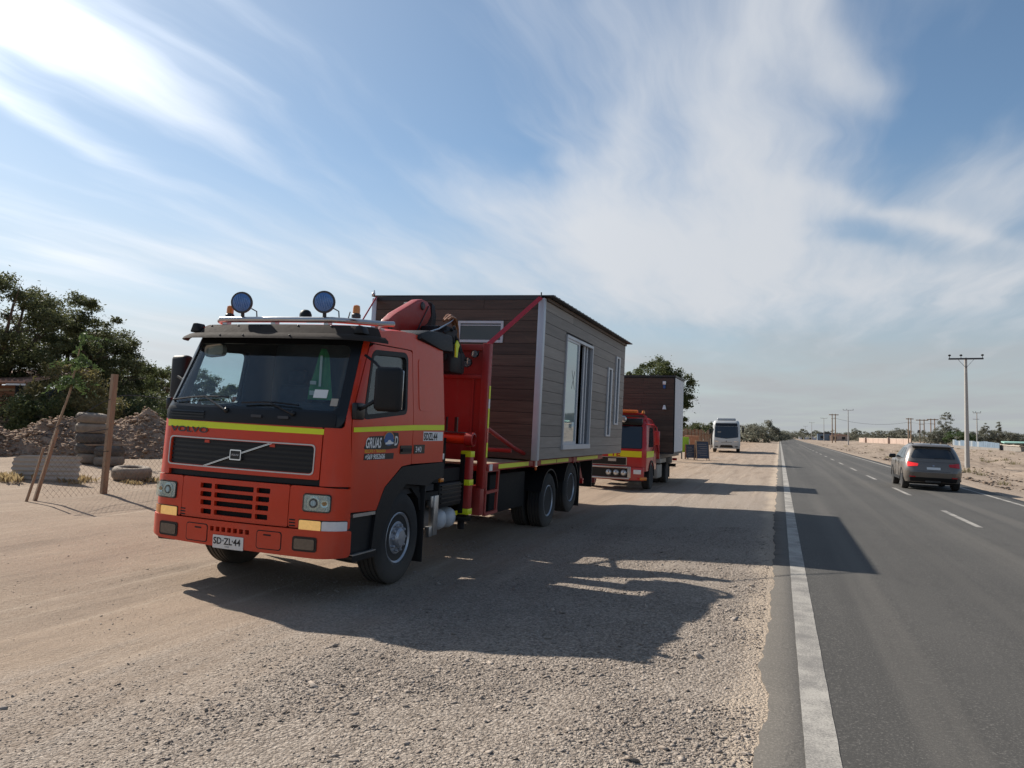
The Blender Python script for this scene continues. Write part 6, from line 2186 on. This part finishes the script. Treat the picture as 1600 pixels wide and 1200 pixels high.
# wooden palisade behind the boards, left of the bus
pa, pb = at(1062, 88), at(1120, 120)
WF = empty('picket_fence', (pa[0], pa[1], zf(*pa)))
tag(WF, 'brown stick palisade fence beyond the sandwich boards', 'fence')
A = Vector((0, 0, 0)); B = Vector((pb[0] - pa[0], pb[1] - pa[1], zf(*pb) - zf(*pa)))
for i in range(48):
    p = A.lerp(B, i / 47)
    h = 1.9 + rb.uniform(-.3, .3)
    MB().box((p.x, p.y, h / 2), (.22 * rb.uniform(.7, 1.2), .08, h), rot=(0, R(rb.uniform(-2, 2)), 0)).build('stake', TIMBERR if i % 4 == 0 else TIMBER, WF)
MB().bar(A + Vector((0, .08, 1.5)), B + Vector((0, .08, 1.5)), .05, .1).build('rail', TIMBER, WF)
# white stick fence with posts nearer
for i, (px, D) in enumerate(((1078, 70), (1089, 74), (1100, 79), (1111, 84))):
    x, y = at(px, D)
    tag(MB().box((x, y, zf(x, y) + .55), (.09, .09, 1.2)).build('stub_post', SHEET), ('leftmost', 'second from left', 'third from left', 'rightmost')[i] + ' pale stub post of the broken fence beyond the sandwich boards', 'post', 'pale stub posts by the palisade')
x, y = at(1082, 72)
OB = tag(MB().box((x, y, zf(x, y) + .8), (1.3, .5, 1.3), bev=.05).build('brick_pile', P('orange brick', (.42, .19, .10), .9, var=.35, nscale=6, bump=.6, bscale=6)), 'orange brick pile beyond the sandwich boards', 'bricks')

# ------------------------------------------------------------------ left yard: fence, tyres, heap, shack
def post(name, base, top, w, mat, label=None, cat='post', group=None, square=True, parent=None):
    mb = MB()
    if square: mb.bar(base, top, w, w, (.3, 1, 0))
    else: mb.tube([base, Vector(base).lerp(Vector(top), .5) + Vector((.01, 0, 0)), top], [w * .55, w * .5, w * .42], 8)
    o = mb.build(name, mat, parent)
    if label: tag(o, label, cat, group)
    return o


FN = empty('wire_fence', (0, 0, 0))
tag(FN, 'rusty wire netting fence on timber posts along the left yard', 'fence')
fx = -11.3
def fpt(y, dz): return Vector((fx, y, zf(fx, y) + dz))
b = fpt(10.55, -.1); post('post', b, b + Vector((.10, .03, 2.22)), .090, TIMBER, parent=FN)
b = fpt(13.9, -.1); post('post', b, b + Vector((.05, 0, 1.95)), .11, TIMBERR, parent=FN)
b = fpt(17.4, -.1); post('post', b, b + Vector((.02, 0, 1.9)), .11, TIMBER, parent=FN)
b = fpt(21.0, -.1); post('post', b, b + Vector((.03, 0, 1.9)), .11, TIMBER, parent=FN)
b = fpt(24.5, -.1); post('post', b, b + Vector((.03, 0, 1.9)), .11, TIMBER, parent=FN)
b = fpt(12.0, -.05); post('post', b, b + Vector((.05, 0, 1.15)), .06, TIMBERR, parent=FN, square=False)
b = fpt(9.2, -.1); post('post', b, b + Vector((.14, .25, 1.25)), .050, TIMBER, parent=FN)
b = fpt(9.05, -.1); post('post', b, b + Vector((.20, .12, .95)), .042, TIMBER, parent=FN, square=False)
for dz in (1.72, 1.15, .72):
    ys = np.linspace(9.2, 24.5, 40)
    MB().tube([fpt(v, dz if v > 10.5 else 1.05 + (dz - 1.05) * (v - 9.2) / 1.35) + Vector((.08, 0, .02 * math.sin(v * 3))) for v in ys], .006, 4).build('wire', STEELD, FN)
mb = MB()
yy0, yy1, zz0, zz1 = 9.3, 13.9, .02, 1.15
stp = .11
k = 0
c = yy0 - (zz1 - zz0)
while c < yy1:
    a0 = max(c, yy0); a1 = min(c + (zz1 - zz0), yy1)
    if a1 - a0 > .05:
        mb.tube([fpt(a0, zz0 + (a0 - c)) + Vector((.06, 0, 0)), fpt(a1, zz0 + (a1 - c)) + Vector((.06, 0, 0))], .0020, 3, cap=False)
        mb.tube([fpt(a0, zz1 - (a0 - c)) + Vector((.066, 0, 0)), fpt(a1, zz1 - (a1 - c)) + Vector((.066, 0, 0))], .0020, 3, cap=False)
    c += stp
nm = mb.build('netting', P('rusty wire', (.17, .13, .10), .7), FN)
nm['kind'] = 'stuff'


def old_tyre(x, y, z, r, w, label, tilt=(0, 0), mat=None):
    t = empty('old_tyre', (x, y, z), (tilt[0], tilt[1], 0))
    tag(t, label, 'tyre', 'old tyres in the yard')
    mb = MB()
    pr = [(r * .58, -w * .34), (r * .64, -w * .44), (r * .76, -w * .50), (r * .88, -w * .46), (r * .965, -w * .34), (r, -w * .2), (r, w * .2), (r * .965, w * .34), (r * .88, w * .46), (r * .76, w * .5), (r * .64, w * .44), (r * .58, w * .34), (r * .62, w * .30), (r * .92, w * .2), (r * .92, -w * .2), (r * .62, -w * .3)]
    rings = []
    seg = 40
    for (rr_, tt) in pr:
        rings.append([(rr_ * math.cos(2 * math.pi * k / seg), rr_ * math.sin(2 * math.pi * k / seg), tt) for k in range(seg)])
    mb.ring_faces(rings, close=True)
    mb.build('casing', mat or RUBBERD, t)
    tb = MB()
    for k in range(seg):
        a = 2 * math.pi * k / seg
        for s in (-1, 1):
            c = Vector((r * math.cos(a + s * .03), r * math.sin(a + s * .03), s * w * .12))
            tb.box(c, (.014, .036, w * .2), rot=(s * .4, 0, a))
    tb.build('tread_blocks', mat or RUBBERD, t)


RUBBERM = P('grey old tyre', (.10, .09, .078), .9, var=.4, nscale=5, bump=.4, bscale=40)
sx, sy = at(147, 19.6)
zb = zf(sx, sy)
labs = ['lowest tyre of the tall tyre stack', 'second tyre from the ground in the tall tyre stack', 'middle dark tyre of the tall tyre stack', 'second tyre from the top of the tall stack', 'topmost pale dusty tyre of the tall stack']
for k in range(5):
    old_tyre(sx + (.05 if k < 1 else .0) + rnd.uniform(-.02, .02), sy, zb + .13 + k * .255, .365 - (.02 if k == 0 else 0), .245, labs[k], (R(rnd.uniform(-2, 2)), R(2 if k < 4 else 5)), RUBBERM if k in (1, 2) else RUBBERD)
sx2, sy2 = at(176, 19.3)
zb2 = zf(sx2, sy2)
for k in range(2):
    old_tyre(sx2, sy2, zb2 + .13 + k * .25, .34, .24, ('lower', 'upper')[k] + ' tyre of the short two-tyre pile behind the square post', (0, R(-2)), RUBBERM if k else RUBBERD)
pl = MB().box((sx2 - .05, sy2, zb2 + .53), (1.15, .16, .035), rot=(0, R(-1), R(18))).build('loose_board', TIMBER)
tag(pl, 'pale loose board lying across the short tyre pile', 'board')
sx3, sy3 = at(212, 15.8)
zb3 = zf(sx3, sy3)
old_tyre(sx3, sy3, zb3 + .15, .37, .27, 'single pale tyre lying flat by the fence left of the truck', (R(2), R(4)))

# sun bleached corrugated sheet leaning on the stakes
shx, shy = at(76, 14.55)
CS = empty('corrugated_sheet', (shx, shy, zf(shx, shy) - .03), (0, 0, CAM_YAW + R(4)))
tag(CS, 'sun-bleached corrugated sheet propped upright against the leaning fence stakes', 'sheet')
nxs, nzs = 26, 29
Vv, Fv = [], []
for sgn in (0, 1):
    for i in range(nxs + 1):
        for j in range(nzs + 1):
            u = -.62 + 1.24 * i / nxs; v = .50 * j / nzs
            v *= (1 - .10 * max(0, abs(u) - .35) - (.10 * (i < 3) * (3 - i) / 3))
            Vv.append((u + .02 * math.sin(j), .10 * v / .5 + .014 * math.sin(v / .5 * 2 * math.pi * 6) + sgn * .006, v))
off = (nxs + 1) * (nzs + 1)
for i in range(nxs):
    for j in range(nzs):
        a = i * (nzs + 1) + j
        q = (a, a + nzs + 1, a + nzs + 2, a + 1)
        Fv.append(q); Fv.append(tuple(t + off for t in q[::-1]))
mesh_py('sheet_metal', Vv, Fv, SHEET, CS, 60)


# earth heap: a long rough bank of clods
def heap():
    us = np.linspace(0, 1, 230); vs = np.linspace(-1, 1, 70)
    U_, V_ = np.meshgrid(us, vs)
    # centre line from left of frame to behind the truck
    p0 = np.array(at(-70, 19.5)); p1 = np.array(at(120, 22.5)); p2 = np.array(at(330, 24.0))
    cx = (1 - U_) ** 2 * p0[0] + 2 * U_ * (1 - U_) * p1[0] + U_ ** 2 * p2[0]
    cy = (1 - U_) ** 2 * p0[1] + 2 * U_ * (1 - U_) * p1[1] + U_ ** 2 * p2[1]
    w = 2.0
    X = cx + V_ * w * (-math.sin(CAM_YAW)); Y = cy + V_ * w * math.cos(CAM_YAW)
    prof = np.clip(1 - np.abs(V_) ** 1.5, 0, 1)
    hh = 1.05 + .75 * vnoise(X, Y, 2.6, 61) + .45 * vnoise(X, Y, 1.1, 62)
    Z = gz(X, Y) + prof * np.maximum(hh, .25) + np.minimum(prof * 3, 1) * (vnoise(X, Y, .42, 63) * .24 + vnoise(X, Y, .2, 64) * .16 + vnoise(X, Y, .1, 65) * .08) - .08
    n, m = U_.shape
    idx = np.arange(n * m).reshape(n, m)
    F = np.stack([idx[:-1, :-1].ravel(), idx[:-1, 1:].ravel(), idx[1:, 1:].ravel(), idx[1:, :-1].ravel()], 1)
    o = mesh_np('earth_bank', np.stack([X.ravel(), Y.ravel(), Z.ravel()], 1), F, SOIL)
    tag(o, kind='structure')
    # clods
    rs = np.random.default_rng(8)
    k = 3800
    i = rs.integers(0, n, k); j = rs.integers(0, m, k)
    c = np.stack([X[i, j], Y[i, j], Z[i, j]], 1) + rs.normal(0, .04, (k, 3))
    base = np.array([[1, 0, 0], [0, 1, 0], [-1, 0, 0], [0, -1, 0], [0, 0, 1], [0, 0, -1], [.62, .62, .5], [-.62, -.62, .5]], float)
    fac = np.array([[0, 6, 4], [0, 1, 6], [6, 1, 4], [1, 2, 4], [2, 7, 4], [2, 3, 7], [7, 3, 4], [3, 0, 4], [1, 0, 5], [2, 1, 5], [3, 2, 5], [0, 3, 5]])
    s = np.clip(np.exp(rs.normal(-3.25, .42, k)), .02, .11)
    V = (base[None] + rs.normal(0, .2, (k, 8, 3))) * s[:, None, None] * np.array([1.1, 1, .75]) + c[:, None, :]
    F = (fac[None] + (np.arange(k) * 8)[:, None, None]).reshape(-1, 3)
    tag(mesh_np('soil_clods', V.reshape(-1, 3), F, SOIL), kind='stuff')


heap()


# clods and dead scrub on the right verge (nobody could count them)
def verge():
    rs = np.random.default_rng(19)
    n = 9000
    y = 22 * (220 / 22) ** rs.random(n)
    x = 8.6 + rs.random(n) ** 1.3 * (8 + y * .42)
    keep = (vnoise(x, y * .4, 2.6, 71) + vnoise(x, y * .4, .9, 72) * .6) > .12
    x, y = x[keep], y[keep]
    n = len(x)
    base = np.array([[1, 0, 0], [0, 1, 0], [-1, 0, 0], [0, -1, 0], [0, 0, 1], [0, 0, -1], [.62, .62, .5], [-.62, -.62, .5]], float)
    fac = np.array([[0, 6, 4], [0, 1, 6], [6, 1, 4], [1, 2, 4], [2, 7, 4], [2, 3, 7], [7, 3, 4], [3, 0, 4], [1, 0, 5], [2, 1, 5], [3, 2, 5], [0, 3, 5]])
    s_ = np.clip(np.exp(rs.normal(-3.0, .5, n)), .015, .15)
    V = (base[None] + rs.normal(0, .22, (n, 8, 3))) * s_[:, None, None] * np.array([1.3, 1.3, .6]) + np.stack([x, y, gz(x, y) + s_ * .2], 1)[:, None, :]
    F = (fac[None] + (np.arange(n) * 8)[:, None, None]).reshape(-1, 3)
    tag(mesh_np('verge_clods', V.reshape(-1, 3), F, SOILD), kind='stuff')
    m = 160
    ys = 24 * (200 / 24) ** rs.random(m); xs = 9.5 + rs.random(m) * (6 + ys * .4)
    Vv, tn = [], []
    for a, b in zip(xs, ys):
        z = zf(a, b); h = rs.uniform(.15, .5)
        for q in range(40):
            p = np.array([a + rs.normal(0, h * .5), b + rs.normal(0, h * .5), z])
            d = np.array([rs.normal(0, .5), rs.normal(0, .5), 1]) * h * rs.uniform(.4, 1)
            sd = np.array([rs.normal(), rs.normal(), 0]); sd = sd / np.linalg.norm(sd) * .014
            Vv += [p - sd, p + sd, p + d * .6 + sd, p + d]
            tn += [rs.random()] * 4
    Vv = np.array(Vv)
    tag(mesh_np('dead_scrub', Vv, np.arange(len(Vv)).reshape(-1, 4), LEAFDRY, None, None, np.array(tn)), kind='stuff')


verge()


# shack under the trees
def shack():
    x, y = at(-25, 26.5)
    S_ = empty('wooden_shack', (x, y, zf(x, y)), (0, 0, CAM_YAW))
    tag(S_, 'wooden shack with rusty sheet roof under the trees at the left edge', 'shack')
    wl = MB().b6(-2.2, 1.05, .05, 2.8, 0, 2.05).build('wall', DARKINT, S_)
    for k in range(11):
        for a, b in ((-2.2, -.15), (.02, 1.06)):
            if a < -1 and 6 < k < 10: a2, b2 = -2.2, -.5
            else: a2, b2 = a, b
            piece('plank', a2, b2 - .01, .0, .05, .9 + k * .105, .9 + k * .105 + .095, TIMBERR if k % 3 else TIMBER, wl)
    piece('plank', -2.2, 1.05, -.005, .05, .05, .86, TIMBER, wl)
    wn = MB().b6(-.5, -.17, -.02, .04, 1.45, 1.95).build('window', GLASSW, S_)
    rf = MB(); rf.prism([(-.5, 2.12), (3.4, 2.75), (3.4, 2.80), (-.5, 2.18)], 'X', -2.6, 1.75); rfo = rf.build('roof', REDROOF, S_)
    mb = MB()
    for k in range(22):
        xx = -2.55 + k * .2
        mb.prism([(-.52, 2.18), (3.4, 2.80), (3.4, 2.84), (-.52, 2.22)], 'X', xx, xx + .07)
    mb.build('roof_rib', REDROOF, rfo)
    MB().b6(1.05, 1.72, -.48, -.42, 2.03, 2.09).build('gutter', WHITEPL, S_)
    MB().b6(-2.6, 1.75, -.46, -.40, 2.06, 2.13).build('fascia', TIMBERR, S_)
    pst = MB().b6(1.62, 1.72, -.40, -.30, 0, 2.08).build('porch_post', TIMBER, S_)
    rs = np.random.default_rng(3)


shack()
# dry grass tufts along the fence foot (uncountable)
def tufts():
    rs = np.random.default_rng(21)
    Vv = []
    tn = []
    spots = [(at(18, 14.3), .28), (at(8, 14.5), .22), (at(132, 15.0), .2), (at(118, 14.6), .16), (at(215, 15.3), .14), (at(240, 15.8), .18), (at(-15, 14.4), .2)]
    for (c, s) in spots:
        for i in range(150):
            p = np.array([c[0] + rs.normal(0, s * .8), c[1] + rs.normal(0, s * .5), 0]); p[2] = zf(p[0], p[1]) - .01
            h = s * rs.uniform(.2, .75)
            d = np.array([rs.normal(0, .35), rs.normal(0, .35), 1.0]) * h
            sd = np.array([rs.normal(), rs.normal(), 0]); sd = sd / np.linalg.norm(sd) * .006
            Vv += [p - sd, p + sd, p + d * .6 + sd * .8, p + d + np.array([rs.normal(0, .3) * h, rs.normal(0, .3) * h, 0])]
            tn += [rs.random()] * 4
    Vv = np.array(Vv)
    tag(mesh_np('dry_grass', Vv, np.arange(len(Vv)).reshape(-1, 4), GRASSD, None, None, np.array(tn)), kind='stuff')


tufts()
